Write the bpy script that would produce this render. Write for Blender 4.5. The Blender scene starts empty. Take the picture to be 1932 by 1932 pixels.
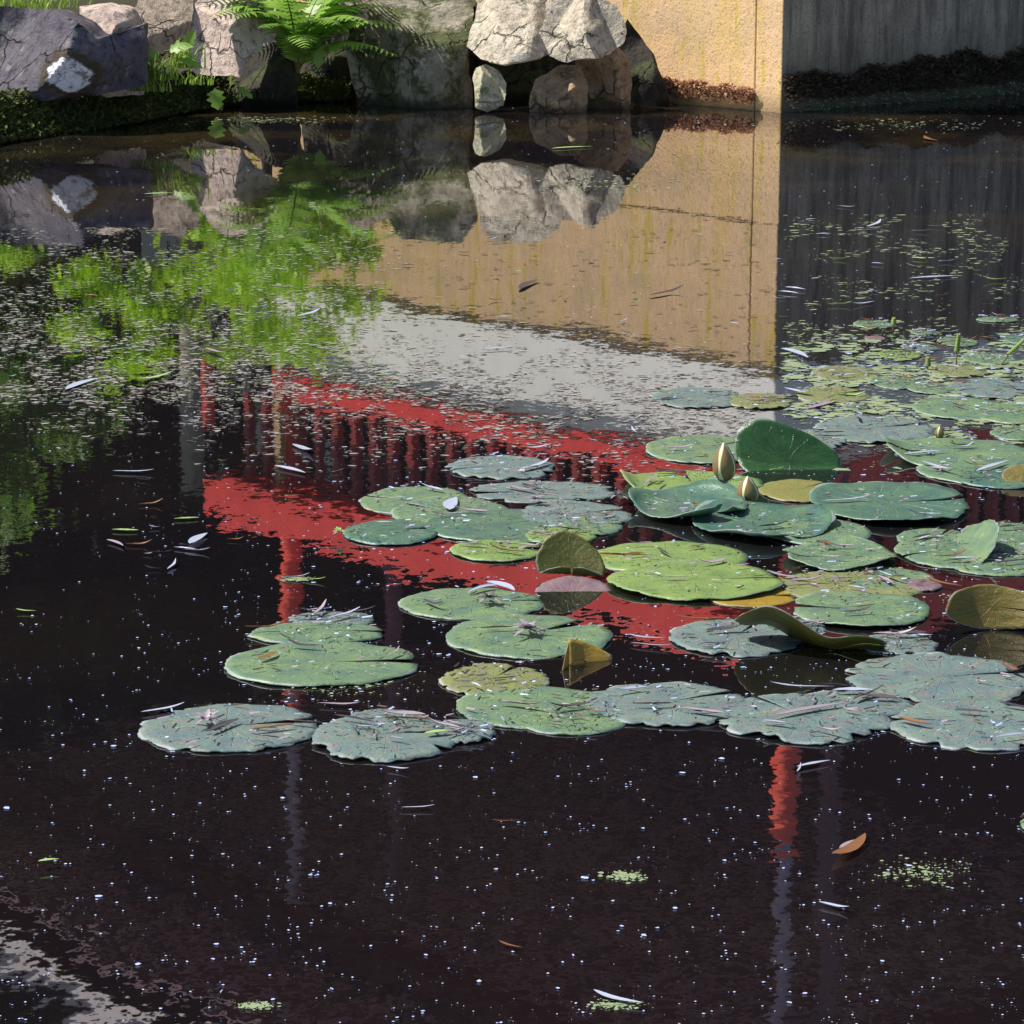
import bpy, bmesh, math, random
from mathutils import Vector, Matrix, noise
R_ = math.radians
random.seed(7)
sc = bpy.context.scene
COL = sc.collection

# ---------------------------------------------------------------- camera, sky, sun, exposure
H = 1.25; F = 5212.0; PITCH = R_(13)
cam = bpy.data.cameras.new('camera'); co = bpy.data.objects.new('camera', cam); COL.objects.link(co)
co.location = (0, 0, H); co.rotation_euler = (R_(90) - PITCH, 0, 0)
cam.sensor_width = 36; cam.lens = 18 * F / 966; cam.clip_start = 0.05; cam.clip_end = 2000
sc.camera = co
SUN_EL = R_(54); SH = Vector((-1.0, 0.10)).normalized()
w = bpy.data.worlds.new('World'); sc.world = w; w.use_nodes = True
nt = w.node_tree; bg = nt.nodes['Background']
sky = nt.nodes.new('ShaderNodeTexSky'); sky.sky_type = 'NISHITA'; sky.sun_disc = False
sky.sun_elevation = SUN_EL; sky.sun_rotation = math.atan2(SH.x, SH.y)
nt.links.new(sky.outputs[0], bg.inputs[0]); bg.inputs[1].default_value = 0.09
sl = bpy.data.lights.new('sun', 'SUN'); sl.energy = 5.0; sl.angle = R_(0.5); sl.color = (1, .93, .82)
so = bpy.data.objects.new('sun', sl); COL.objects.link(so)
sd = Vector((SH.x * math.cos(SUN_EL), SH.y * math.cos(SUN_EL), math.sin(SUN_EL)))
so.rotation_euler = sd.to_track_quat('Z', 'Y').to_euler(); so.location = (-10, 5, 14)
sc.view_settings.view_transform = 'Standard'; sc.view_settings.look = 'None'
sc.view_settings.exposure = 0.75; sc.view_settings.gamma = 1
sc.render.resolution_x = sc.render.resolution_y = 1024
sc.render.engine = 'CYCLES'
sc.cycles.max_bounces = 6; sc.cycles.transparent_max_bounces = 4

# ---------------------------------------------------------------- helpers
def ray(x, y):
    a = (x - 966) / F; b = (966 - y) / F
    return Vector((a, math.cos(PITCH) + b * math.sin(PITCH), -math.sin(PITCH) + b * math.cos(PITCH)))
def W(x, y, z=0.0):
    d = ray(x, y); t = (z - H) / d.z
    return Vector((d.x * t, d.y * t, z))
def PD(x, y, dep):
    d = ray(x, y); t = dep / d.y
    return Vector((d.x * t, dep, H + d.z * t))
def MD(x, y, dep):      # real point whose mirror image in the water is seen at x, y
    p = PD(x, y, dep); return Vector((p.x, p.y, -p.z))
def PX(p): return F / (p - Vector((0, 0, H))).length

def tag(o, label=None, cat=None, group=None, kind=None):
    if label: o['label'] = label
    if cat: o['category'] = cat
    if group: o['group'] = group
    if kind: o['kind'] = kind
    return o
def empty(name, loc, label, cat, group=None, rz=0):
    o = bpy.data.objects.new(name, None); COL.objects.link(o); o.location = loc; o.rotation_euler = (0, 0, rz)
    o.empty_display_size = .1
    return tag(o, label, cat, group)
def meshobj(name, vs, fs, m, parent=None, smooth=False, uvs=None, loc=None):
    me = bpy.data.meshes.new(name); me.from_pydata([tuple(v) for v in vs], [], fs); me.update()
    if uvs:
        ul = me.uv_layers.new(name='UVMap')
        for l in me.loops: ul.data[l.index].uv = uvs[l.vertex_index]
    if smooth: me.polygons.foreach_set('use_smooth', [True] * len(me.polygons))
    me.materials.append(m)
    o = bpy.data.objects.new(name, me); COL.objects.link(o)
    if parent: o.parent = parent
    if loc is not None: o.location = loc
    return o
class MB:
    def __init__(s): s.v = []; s.f = []
    def add(s, v, f):
        n = len(s.v); s.v += [tuple(a) for a in v]; s.f += [tuple(i + n for i in q) for q in f]; return s
    def box(s, o, ax, ay, az):       # corner + three edge vectors
        o = Vector(o); ax = Vector(ax); ay = Vector(ay); az = Vector(az)
        if ax.cross(ay).dot(az) < 0: ax, ay = ay, ax
        p = [o, o + ax, o + ax + ay, o + ay]; p += [q + az for q in p]
        return s.add(p, [(3, 2, 1, 0), (4, 5, 6, 7), (0, 1, 5, 4), (1, 2, 6, 5), (2, 3, 7, 6), (3, 0, 4, 7)])
    def tube(s, pts, rad, n=8):
        vs = []; pts = [Vector(p) for p in pts]
        for i, p in enumerate(pts):
            t = (pts[min(i + 1, len(pts) - 1)] - pts[max(i - 1, 0)]).normalized()
            a = t.orthogonal().normalized(); b = t.cross(a)
            r = rad[i] if isinstance(rad, (list, tuple)) else rad
            vs += [p + a * r * math.cos(k * 2 * math.pi / n) + b * r * math.sin(k * 2 * math.pi / n) for k in range(n)]
        fs = [(i * n + k, i * n + (k + 1) % n, (i + 1) * n + (k + 1) % n, (i + 1) * n + k) for i in range(len(pts) - 1) for k in range(n)]
        fs += [tuple(range(n))[::-1], tuple(range((len(pts) - 1) * n, len(pts) * n))]
        return s.add(vs, fs)
    def build(s, name, m, parent=None, bevel=0, smooth=False):
        o = meshobj(name, s.v, s.f, m, parent, smooth)
        if bevel:
            b = o.modifiers.new('bevel', 'BEVEL'); b.width = bevel; b.segments = 2; b.limit_method = 'ANGLE'
        return o

# ---------------------------------------------------------------- materials
class N:
    def __init__(s, name):
        s.m = bpy.data.materials.new(name); s.m.use_nodes = True; s.t = s.m.node_tree
        s.b = s.t.nodes['Principled BSDF']; s.out = s.t.nodes['Material Output']
    def n(s, typ, ins=None, **kw):
        x = s.t.nodes.new('ShaderNode' + typ)
        for k, v in kw.items(): setattr(x, k, v)
        for k, v in (ins or {}).items(): s.set(x.inputs[k], v)
        return x
    def set(s, sock, v):
        if isinstance(v, bpy.types.NodeSocket): s.t.links.new(v, sock)
        elif isinstance(v, bpy.types.Node): s.t.links.new(v.outputs[0], sock)
        else: sock.default_value = v
    def coord(s, k='Object', scale=None):
        c = s.n('TexCoord').outputs[k]
        if scale:
            mp = s.n('Mapping', {'Vector': c, 'Scale': scale}); return mp.outputs[0]
        return c
    def noise(s, sc_, vec=None, det=4, rough=.55, dist=0):
        return s.n('TexNoise', {'Vector': vec if vec is not None else s.coord(), 'Scale': sc_, 'Detail': det, 'Roughness': rough, 'Distortion': dist})
    def ramp(s, fac, stops, interp='LINEAR'):
        r = s.n('ValToRGB', {'Fac': fac}); cr = r.color_ramp; cr.interpolation = interp
        while len(cr.elements) < len(stops): cr.elements.new(.5)
        for e, (p, c) in zip(cr.elements, stops):
            e.position = p; e.color = (c, c, c, 1) if isinstance(c, (int, float)) else (*c, 1)
        return r.outputs[0]
    def mix(s, f, a, b, mode='MIX'):
        x = s.n('Mix', data_type='RGBA', blend_type=mode)
        def g(v): return (*v, 1) if isinstance(v, tuple) and len(v) == 3 else v
        s.set(x.inputs[0], f); s.set(x.inputs[6], g(a)); s.set(x.inputs[7], g(b)); return x.outputs[2]
    def math(s, op, a, b=0.0, c=0.0):
        x = s.n('Math', operation=op); s.set(x.inputs[0], a); s.set(x.inputs[1], b)
        if op in ('MULTIPLY_ADD', 'COMPARE', 'SMOOTH_MIN'): s.set(x.inputs[2], c)
        return x.outputs[0]
    def base(s, c, rough=.6, spec=.5):
        s.set(s.b.inputs['Base Color'], (*c, 1) if isinstance(c, tuple) else c)
        s.set(s.b.inputs['Roughness'], rough); s.set(s.b.inputs['Specular IOR Level'], spec)
    def bump(s, h, st=.3, d=.01):
        b = s.n('Bump', {'Height': h, 'Strength': st, 'Distance': d}); s.set(s.b.inputs['Normal'], b); return b

def mat_water():
    k = N('pond water'); pos = k.n('NewGeometry').outputs['Position']
    def wob(scale, amp, st=(1, 1, 1)):
        mp = k.n('Mapping', {'Vector': pos, 'Scale': st})
        nz = k.noise(scale, mp.outputs[0], 2, .5)
        v = k.n('VectorMath', {0: nz.outputs['Color'], 1: (.5, .5, .5)}, operation='SUBTRACT')
        return k.n('VectorMath', {0: v.outputs[0], 1: (amp, amp, 0)}, operation='MULTIPLY').outputs[0]
    a = wob(11, .012, (.8, 1, 1)); b = wob(38, .015); c = wob(2.5, .006)
    s0 = k.n('VectorMath', {0: b, 1: wob(95, .010)}, operation='ADD').outputs[0]
    s1 = k.n('VectorMath', {0: a, 1: s0}, operation='ADD').outputs[0]
    s2 = k.n('VectorMath', {0: s1, 1: c}, operation='ADD').outputs[0]
    # ripples die down towards the sheltered far shore
    yy = k.n('SeparateXYZ', {0: pos}).outputs[1]
    f = k.n('MapRange', {'Value': yy, 'From Min': 2.6, 'From Max': 12.5, 'To Min': 1.25, 'To Max': .18}).outputs[0]
    s3 = k.n('VectorMath', {0: s2}, operation='SCALE'); k.set(s3.inputs['Scale'], f)
    s4 = k.n('VectorMath', {0: s3.outputs[0], 1: (0, 0, 1)}, operation='ADD').outputs[0]
    nrm = k.n('VectorMath', {0: s4}, operation='NORMALIZE').outputs[0]
    mud = k.noise(.9, pos, 4, .6, .4).outputs[0]
    farm = k.n('MapRange', {'Value': k.n('SeparateXYZ', {0: pos}).outputs[1], 'From Min': 7., 'From Max': 13., 'To Min': 0., 'To Max': 1.}).outputs[0]
    mud2 = k.mix(k.math('MULTIPLY', k.ramp(mud, [(.48, 0.), (.64, 1.)]), k.math('ADD', .06, k.math('MULTIPLY', farm, .5))), (.006, .005, .0065), (.045, .032, .012))
    fine = k.noise(60, pos, 2).outputs[0]
    col = k.mix(k.ramp(fine, [(.55, 0.), (.8, .35)]), mud2, (.012, .011, .013))
    dif = k.n('BsdfDiffuse', {'Color': col}); gl = k.n('BsdfGlossy', {'Color': (.97, .98, 1., 1), 'Roughness': .012, 'Normal': nrm})
    fr = k.n('Fresnel', {'IOR': 3.3, 'Normal': nrm}).outputs[0]
    mx = k.n('MixShader', {0: fr, 1: dif.outputs[0], 2: gl.outputs[0]})
    k.set(k.out.inputs[0], mx); return k.m

def mat_concrete(name, dark):
    k = N(name); pos = k.n('NewGeometry').outputs['Position']
    st = k.n('Mapping', {'Vector': pos, 'Scale': (1, 1, .12)}).outputs[0]
    n1 = k.noise(6, pos, 6, .65).outputs[0]; n2 = k.noise(9, st, 5, .7).outputs[0]; n3 = k.noise(70, pos, 3, .7).outputs[0]
    if dark:  # shade on this face is painted in, over some real staining
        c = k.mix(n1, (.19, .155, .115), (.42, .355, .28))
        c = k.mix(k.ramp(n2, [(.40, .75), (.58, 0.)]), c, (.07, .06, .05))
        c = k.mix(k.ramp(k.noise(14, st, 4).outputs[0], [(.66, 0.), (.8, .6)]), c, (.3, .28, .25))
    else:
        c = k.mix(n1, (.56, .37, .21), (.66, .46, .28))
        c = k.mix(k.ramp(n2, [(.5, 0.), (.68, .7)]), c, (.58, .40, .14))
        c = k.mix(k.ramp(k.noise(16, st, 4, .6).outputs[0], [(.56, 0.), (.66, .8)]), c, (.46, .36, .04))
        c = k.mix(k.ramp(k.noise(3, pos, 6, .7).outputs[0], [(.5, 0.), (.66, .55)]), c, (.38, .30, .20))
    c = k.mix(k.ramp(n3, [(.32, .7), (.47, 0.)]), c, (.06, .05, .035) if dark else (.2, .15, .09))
    zz = k.n('SeparateXYZ', {0: pos}).outputs[2]
    wet = k.n('MapRange', {'Value': k.math('ADD', zz, k.math('MULTIPLY', n1, .12)), 'From Min': .06, 'From Max': .2 if not dark else .5, 'To Min': .85, 'To Max': 0.}).outputs[0]
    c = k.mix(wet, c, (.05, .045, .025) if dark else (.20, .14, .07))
    k.base(c, .9, .2); k.bump(k.math('ADD', n3, k.math('MULTIPLY', n1, 2.)), .8, .006); return k.m

def mat_plain(name, c, c2=None, rough=.6, sc_=12, bump=.2, spec=.4, stretch=None):
    k = N(name); v = k.coord('Object', stretch) if stretch else None
    n1 = k.noise(sc_, v, 5, .6).outputs[0]
    k.base(k.mix(k.ramp(n1, [(.35, 0.), (.65, 1.)]), c, c2 or tuple(x * .7 for x in c)), rough, spec)
    k.bump(n1, bump, .004); return k.m

def mat_rock(name, c1, c2, moss=.0, lich=.3, blot=None):
    k = N(name); pos = k.coord('Object'); geo = k.n('NewGeometry')
    n1 = k.noise(3.5, pos, 8, .65, .6).outputs[0]; n2 = k.noise(22, pos, 6, .7).outputs[0]
    dpos = k.n('VectorMath', {0: pos, 1: k.n('VectorMath', {0: k.noise(5, pos, 4).outputs['Color'], 1: (.22, .22, .22)}, operation='MULTIPLY').outputs[0]}, operation='ADD').outputs[0]
    vo = k.n('TexVoronoi', {'Vector': dpos, 'Scale': 4.5}, feature='DISTANCE_TO_EDGE').outputs[0]
    c = k.mix(k.ramp(n1, [(.35, 0.), (.62, 1.)]), c1, c2)
    c = k.mix(k.ramp(n2, [(.34, .8), (.5, 0.)]), c, tuple(x * .3 for x in c1))
    c = k.mix(k.ramp(k.noise(9, pos, 3).outputs[0], [(.6, 0.), (.66, lich)]), c, (.42, .42, .38))
    crack = k.math('MULTIPLY', k.ramp(vo, [(0., 1.), (.035, 0.)]), k.ramp(k.noise(3, pos, 2).outputs[0], [(.48, 0.), (.6, .8)]))
    c = k.mix(crack, c, tuple(x * .18 for x in c1))
    if moss:
        c = k.mix(k.ramp(k.noise(5, pos, 6, .7).outputs[0], [(.62 - .3 * moss, 0.), (.72 - .3 * moss, .9)]), c, (.05, .065, .015))
    if blot:
        q = k.n('VectorMath', {0: pos, 1: (blot[0], 0, blot[1])}, operation='SUBTRACT').outputs[0]
        q = k.n('VectorMath', {0: q, 1: (1., 0, 1.25)}, operation='MULTIPLY').outputs[0]
        dd = k.math('ADD', k.n('VectorMath', {0: q}, operation='LENGTH').outputs['Value'], k.math('MULTIPLY', k.math('SUBTRACT', k.noise(14, pos, 4).outputs[0], .5), .13))
        c = k.mix(k.ramp(dd, [(.13, .85), (.17, 0.)]), c, (.045, .035, .015))
        c = k.mix(k.ramp(dd, [(.095, 1.), (.108, 0.)]), c, k.mix(k.ramp(n2, [(.4, 0.), (.5, 1.)]), (.2, .2, .22), (.62, .64, .72)))
    gz = k.n('SeparateXYZ', {0: geo.outputs['Position']}).outputs[2]
    c = k.mix(k.n('MapRange', {'Value': k.math('ADD', gz, k.math('MULTIPLY', n2, .06)), 'From Min': .05, 'From Max': .09, 'To Min': .8, 'To Max': 0.}).outputs[0], c, tuple(x * .3 for x in c1))
    k.base(c, .85, .25)
    hgt = k.math('SUBTRACT', k.math('ADD', k.math('MULTIPLY', n1, 1.6), k.math('MULTIPLY', n2, .5)), k.math('MULTIPLY', crack, .6))
    k.bump(hgt, 1., .035); return k.m

def mat_leaf(name, c, c2, rough=.5, trans=.35, sc_=20):
    k = N(name); n1 = k.noise(sc_, None, 3).outputs[0]; rnd = k.n('ObjectInfo').outputs['Random']
    col = k.mix(k.math('ADD', k.math('MULTIPLY', n1, .8), k.math('MULTIPLY', rnd, .25)), c, c2)
    k.base(col, rough, .4)
    tr = k.n('BsdfTranslucent', {'Color': col}); mx = k.n('MixShader', {0: trans, 1: k.b.outputs[0], 2: tr.outputs[0]})
    k.set(k.out.inputs[0], mx); return k.m

def mat_pad(name, c, c2, vein, speck=.3, rough=.42, trans=.12, wear=0., edge=(.42, .46, .50)):
    """water-lily pad: UV holds the disc coordinates, veins fan out from the centre"""
    k = N(name); uv = k.n('TexCoord').outputs['UV']; sp = k.n('SeparateXYZ', {0: uv})
    rnd = k.n('ObjectInfo').outputs['Random']
    off = k.n('CombineXYZ', {0: k.math('MULTIPLY', rnd, 37.), 1: k.math('MULTIPLY', rnd, 91.), 2: 0.}).outputs[0]
    vv = k.n('VectorMath', {0: uv, 1: off}, operation='ADD').outputs[0]
    u = sp.outputs[0]; v = sp.outputs[1]
    ang = k.math('ARCTAN2', v, u)
    r = k.math('POWER', k.math('ADD', k.math('MULTIPLY', u, u), k.math('MULTIPLY', v, v)), .5)
    wob = k.math('MULTIPLY', k.noise(3, vv, 3).outputs[0], .9)
    a2 = k.math('ADD', ang, k.math('MULTIPLY', wob, k.math('MULTIPLY', r, .5)))
    s1 = k.math('ABSOLUTE', k.math('SINE', k.math('MULTIPLY', a2, 10.)))
    wd = k.math('ADD', .09, k.math('MULTIPLY', .035, k.math('DIVIDE', 1., k.math('ADD', r, .15))))
    line = k.math('SUBTRACT', 1., k.math('MINIMUM', 1., k.math('DIVIDE', s1, wd)))
    line = k.math('MULTIPLY', line, k.ramp(r, [(.0, 1.), (.6, .8), (.97, 0.)]))
    n1 = k.noise(2.2, vv, 5, .6).outputs[0]
    col = k.mix(k.ramp(n1, [(.33, 0.), (.66, 1.)]), c, c2)
    col = k.mix(k.math('MULTIPLY', line, .85), col, vein)
    ns = k.n('TexNoise', {'Vector': k.n('Mapping', {'Vector': vv, 'Scale': (1, 1.6, 1)}).outputs[0], 'Scale': 26., 'Detail': 3., 'Roughness': .6}).outputs[0]
    col = k.mix(k.ramp(ns, [(.60, 0.), (.665, speck)]), col, (.022, .02, .018))
    ns2 = k.noise(34, vv, 2).outputs[0]
    col = k.mix(k.ramp(ns2, [(.66, 0.), (.7, min(1., speck * 1.1))]), col, (.30, .32, .36))
    if wear:
        nw = k.noise(5, vv, 6, .7).outputs[0]
        col = k.mix(k.ramp(nw, [(.5, 0.), (.64, wear)]), col, (.17, .13, .13))
        col = k.mix(k.ramp(k.noise(4, vv, 5, .7).outputs[0], [(.58, 0.), (.68, wear)]), col, (.16, .17, .05))
    col = k.mix(k.ramp(r, [(.98, 0.), (.992, .35)]), col, edge)  # sky reflection along the wet rim painted as a pale edge line
    k.base(col, rough, .55)
    hh = k.math('ADD', k.math('MULTIPLY', line, -1.), k.math('ADD', k.math('MULTIPLY', n1, 2.5), k.math('MULTIPLY', ns, .5)))
    k.bump(hh, .8, .0025)
    tr = k.n('BsdfTranslucent', {'Color': col}); mx = k.n('MixShader', {0: trans, 1: k.b.outputs[0], 2: tr.outputs[0]})
    k.set(k.out.inputs[0], mx); return k.m

M = {}
M['water'] = mat_water()
M['conc'] = mat_concrete('tan lichened concrete', False); M['conc_shaded'] = mat_concrete('shaded stained concrete', True)
M['slab'] = mat_plain('pale render', (.78, .76, .72), (.70, .69, .66), .8, 3, .1)
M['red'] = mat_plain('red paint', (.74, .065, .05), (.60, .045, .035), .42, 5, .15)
M['red_post'] = mat_plain('sunlit red post paint', (.80, .10, .06), (.70, .075, .05), .45, 5, .15)  # brighter red carries the sun on the lower posts
M['red_shaded'] = mat_plain('rail-shaded red paint', (.30, .03, .022), (.16, .02, .016), .5, 9, .2)  # shade under the hand rail put into the baluster colour
M['lilac'] = mat_plain('eave-shaded lilac timber', (.36, .30, .38), (.26, .2, .27), .7, 12, .3)  # eave shade on the upper posts, put into colour and a slimmer shape
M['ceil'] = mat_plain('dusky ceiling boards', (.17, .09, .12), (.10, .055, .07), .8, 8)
M['batten'] = mat_plain('dusky battens', (.5, .36, .44), (.34, .25, .3), .8, 8)
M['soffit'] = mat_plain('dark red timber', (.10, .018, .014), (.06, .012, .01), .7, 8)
M['fascia'] = mat_plain('pale fascia paint', (.62, .56, .58), (.5, .45, .46), .6, 6)
M['tile'] = mat_plain('dark roof tile', (.05, .045, .045), (.03, .03, .03), .7, 15)
M['tanwood'] = mat_plain('weathered tan timber', (.45, .30, .16), (.3, .2, .1), .8, 10, stretch=(1, 1, .1))
M['soil'] = mat_plain('dark bank soil', (.035, .028, .016), (.02, .022, .01), .95, 14, .8)
M['moss'] = mat_leaf('dark moss', (.03, .045, .01), (.11, .14, .03), .9, .1, 6)
M['moss_red'] = mat_leaf('rusty dry moss', (.34, .17, .09), (.50, .32, .20), .9, .1, 9)
M['moss_dark'] = mat_leaf('blackish moss', (.06, .045, .03), (.13, .10, .07), .9, .1, 9)
M['grass'] = mat_leaf('fresh grass', (.13, .24, .03), (.28, .42, .06), .5, .4, 8)
M['fern'] = mat_leaf('fern green', (.12, .27, .03), (.32, .52, .10), .45, .45, 5)
M['stem'] = mat_leaf('brown stems', (.16, .08, .03), (.1, .11, .03), .6, .1, 10)
M['tree_lit'] = mat_leaf('light green foliage', (.08, .19, .02), (.22, .42, .04), .5, .5, 1.5)
M['bush_lit'] = mat_leaf('vivid yellow green foliage', (.34, .60, .02), (.50, .74, .04), .5, .55, 3)
M['tree_dark'] = mat_leaf('dark green foliage', (.012, .028, .008), (.03, .055, .014), .6, .2, 1.5)
M['hill'] = mat_plain('far wooded slope', (.055, .075, .085), (.035, .05, .05), .9, .4, .5)
M['bark'] = mat_plain('bark', (.09, .07, .05), (.05, .04, .03), .9, 9, .8, stretch=(1, 1, .2))
M['bark_pale'] = mat_plain('pale bark', (.36, .34, .26), (.22, .21, .16), .9, 9, .8, stretch=(1, 1, .2))
M['rock_purple'] = mat_rock('violet grey rock', (.065, .06, .085), (.12, .11, .13), 0, .25)
M['rock_pink'] = mat_rock('pinkish pale rock', (.40, .31, .27), (.56, .46, .40), 0, .2)
M['rock_tan'] = mat_rock('tan rock', (.30, .24, .18), (.45, .37, .3), .2, .3)
M['rock_grey'] = mat_rock('grey green rock', (.17, .165, .12), (.36, .33, .26), .6, .5)
M['rock_white'] = mat_rock('pale lichened rock', (.34, .30, .23), (.54, .48, .39), .15, .5)
M['rock_brown'] = mat_rock('brown rock', (.24, .16, .10), (.36, .26, .17), .2, .1)
M['rock_shaded'] = mat_rock('shade-black rock', (.02, .019, .017), (.04, .037, .03), .3, .05)  # shade of the hollows put into the near-black rock colour
M['rock_yellow'] = mat_rock('yellowish pale rock', (.42, .40, .26), (.58, .55, .40), .35, .2)
M['p_g'] = mat_pad('slate green pad', (.075, .145, .11), (.15, .23, .10), (.27, .37, .25), .7)
M['p_b'] = mat_pad('blue green pad', (.045, .11, .10), (.09, .175, .10), (.24, .32, .27), .3, .33)
M['p_l'] = mat_pad('sun-toned lime pad', (.13, .215, .07), (.21, .31, .08), (.38, .46, .22), .6, .42, .2)  # sunlit look of some pads put into a brighter base colour
M['p_y'] = mat_pad('yellowing pad', (.17, .21, .06), (.24, .19, .06), (.5, .45, .2), .3, .42, .2)
M['p_m'] = mat_pad('silted pad', (.075, .125, .145), (.13, .195, .16), (.25, .3, .28), 1., .55, .1, .75)  # sky sheen put into the bluish base; silt and specks are its own
M['p_x'] = mat_pad('rotting pad', (.11, .14, .05), (.17, .20, .05), (.3, .3, .15), .8, .6, .1, 1.)
M['p_p'] = mat_pad('purple brown pad', (.15, .09, .11), (.2, .14, .15), (.3, .22, .2), .4, .4)
M['p_o'] = mat_pad('olive underside', (.07, .10, .01), (.11, .10, .014), (.28, .25, .06), .1, .4, .3)
M['p_r'] = mat_pad('russet underside', (.22, .15, .025), (.13, .13, .02), (.3, .2, .05), .6, .4, .25)
M['p_dk'] = mat_pad('deep green pad', (.02, .07, .02), (.03, .10, .025), (.06, .14, .05), .1, .3, .25)
M['p_gold'] = mat_pad('golden pad', (.30, .19, .02), (.36, .25, .03), (.6, .4, .1), .3, .4, .3)
M['bud_out'] = mat_plain('bud sepal', (.18, .10, .045), (.13, .14, .05), .4, 30, .2, stretch=(1, 1, .2))
M['bud_in'] = mat_plain('bud petal', (.62, .60, .42), (.7, .62, .55), .5, 30, .2, stretch=(1, 1, .2))
M['bud_edge'] = mat_plain('bud sepal edge', (.55, .58, .28), (.6, .6, .4), .4, 30)
M['w_pale'] = mat_leaf('bleached willow leaf', (.26, .28, .38), (.42, .48, .60), .45, .15, 40)
M['w_lilac'] = mat_leaf('lilac grey willow leaf', (.22, .17, .22), (.36, .30, .35), .45, .15, 40)
M['w_brown'] = mat_leaf('brown willow leaf', (.15, .065, .03), (.25, .115, .045), .5, .2, 40)
M['w_green'] = mat_leaf('green willow leaf', (.22, .38, .10), (.36, .5, .2), .45, .2, 40)
M['w_dark'] = mat_leaf('blackened leaf', (.03, .025, .03), (.10, .08, .09), .5, .1, 40)
M['speck'] = mat_leaf('pale seed fluff', (.20, .27, .50), (.52, .62, .9), .6, .1, 3)  # reflected sky put into the blue white base colour
M['scum'] = mat_leaf('grey scum', (.20, .19, .18), (.34, .33, .33), .6, .1, 3)
M['scum_g'] = mat_leaf('green algae scum', (.11, .15, .08), (.28, .34, .20), .6, .1, 3)
M['scum_d'] = mat_leaf('dark leaf mould', (.02, .018, .012), (.07, .05, .03), .7, .1, 3)

# ---------------------------------------------------------------- setting: water, ground
def structure(o): o['kind'] = 'structure'; return o
structure(meshobj('water', [(-70, -30, 0), (70, -30, 0), (70, 80, 0), (-70, 80, 0)], [(0, 1, 2, 3)], M['water']))

TH = R_(42.3)
C0 = W(1473, 213)
L = Vector((-math.sin(TH), math.cos(TH), 0)); R = Vector((math.cos(TH), math.sin(TH), 0)); NL = -R; NR = -L
Z = Vector((0, 0, 1))
shore = [(-11, -1), (-9, 6), (-4.2, 10.4), (-2.44, 13.2), (-1.95, 14.2), (-1.6, 15.6), (-.2, 15.95), (.85, 16.1),
         (C0 + L * 2).to_tuple()[:2], (C0 + L * 2 + R * .6).to_tuple()[:2], (C0 + R * 14 + L * .6).to_tuple()[:2], (15, 20), (16, 6), (12, -1), (0, -2.5)]
def inside(x, y):
    c = False; j = len(shore) - 1
    for i in range(len(shore)):
        xi, yi = shore[i]; xj, yj = shore[j]
        if (yi > y) != (yj > y) and x < (xj - xi) * (y - yi) / (yj - yi) + xi: c = not c
        j = i
    return c
def sdist(x, y):
    best = 1e9; n = len(shore); p = Vector((x, y))
    for i in range(n):
        a = Vector(shore[i]); b = Vector(shore[(i + 1) % n]); ab = b - a
        t = max(0, min(1, (p - a).dot(ab) / ab.dot(ab))); best = min(best, (p - a - ab * t).length)
    return -best if inside(x, y) else best
gx = sorted(set([-70 + 7 * i for i in range(21)] + [round(-13 + .35 * i, 3) for i in range(88)]))
gy = sorted(set([-30 + 7 * i for i in range(17)] + [round(-4 + .35 * i, 3) for i in range(90)]))
gv = []
for y in gy:
    for x in gx:
        d = sdist(x, y)
        z = -.7 if d < -.3 else (-.7 + (d + .3) / .3 * .62 if d < 0 else min(.10, -.08 + d * .4) + min(1.4, max(0, d - 1.3) * .25))
        gv.append((x, y, z + .05 * noise.noise(Vector((x * .8, y * .8, 0)))))
nx = len(gx)
structure(meshobj('ground', gv, [(j * nx + i, j * nx + i + 1, (j + 1) * nx + i + 1, (j + 1) * nx + i) for j in range(len(gy) - 1) for i in range(nx - 1)], M['soil'], smooth=True))

# ---------------------------------------------------------------- concrete abutment
ab = empty('concrete_wall', C0, 'tall tan concrete wall with yellow lichen streaks and a shaded, stained right hand face', 'wall')
def P(s, n_, z, side='L'):   # s along the face, n_ outwards from it
    return (L * s + NL * n_ if side == 'L' else R * s + NR * n_) + Z * z
def fbox(name, m, s0, s1, n0, n1, z0, z1, side='L', parent=None, bevel=0):
    T, Nn = (L, NL) if side == 'L' else (R, NR)
    return MB().box(T * s0 + Nn * n0 + Z * z0, T * (s1 - s0), Nn * (n1 - n0), Z * (z1 - z0)).build(name, m, parent, bevel)
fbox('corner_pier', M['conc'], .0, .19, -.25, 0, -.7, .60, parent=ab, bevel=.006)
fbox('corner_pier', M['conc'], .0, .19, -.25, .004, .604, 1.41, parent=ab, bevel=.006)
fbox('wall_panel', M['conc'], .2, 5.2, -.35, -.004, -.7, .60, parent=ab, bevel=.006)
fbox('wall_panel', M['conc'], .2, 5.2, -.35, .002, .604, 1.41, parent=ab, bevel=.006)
fbox('shaded_wall', M['conc_shaded'], .26, 14, -.35, 0.0, -.7, 1.41, 'R', parent=ab)
MB().box(R * .001 + NR * .0 + Z * -.7, R * .258, -NR * .001 + NR * .003, Z * 2.11).build('shaded_wall', M['conc_shaded'], ab)  # thin skin carries the painted shade round the corner pier
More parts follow.
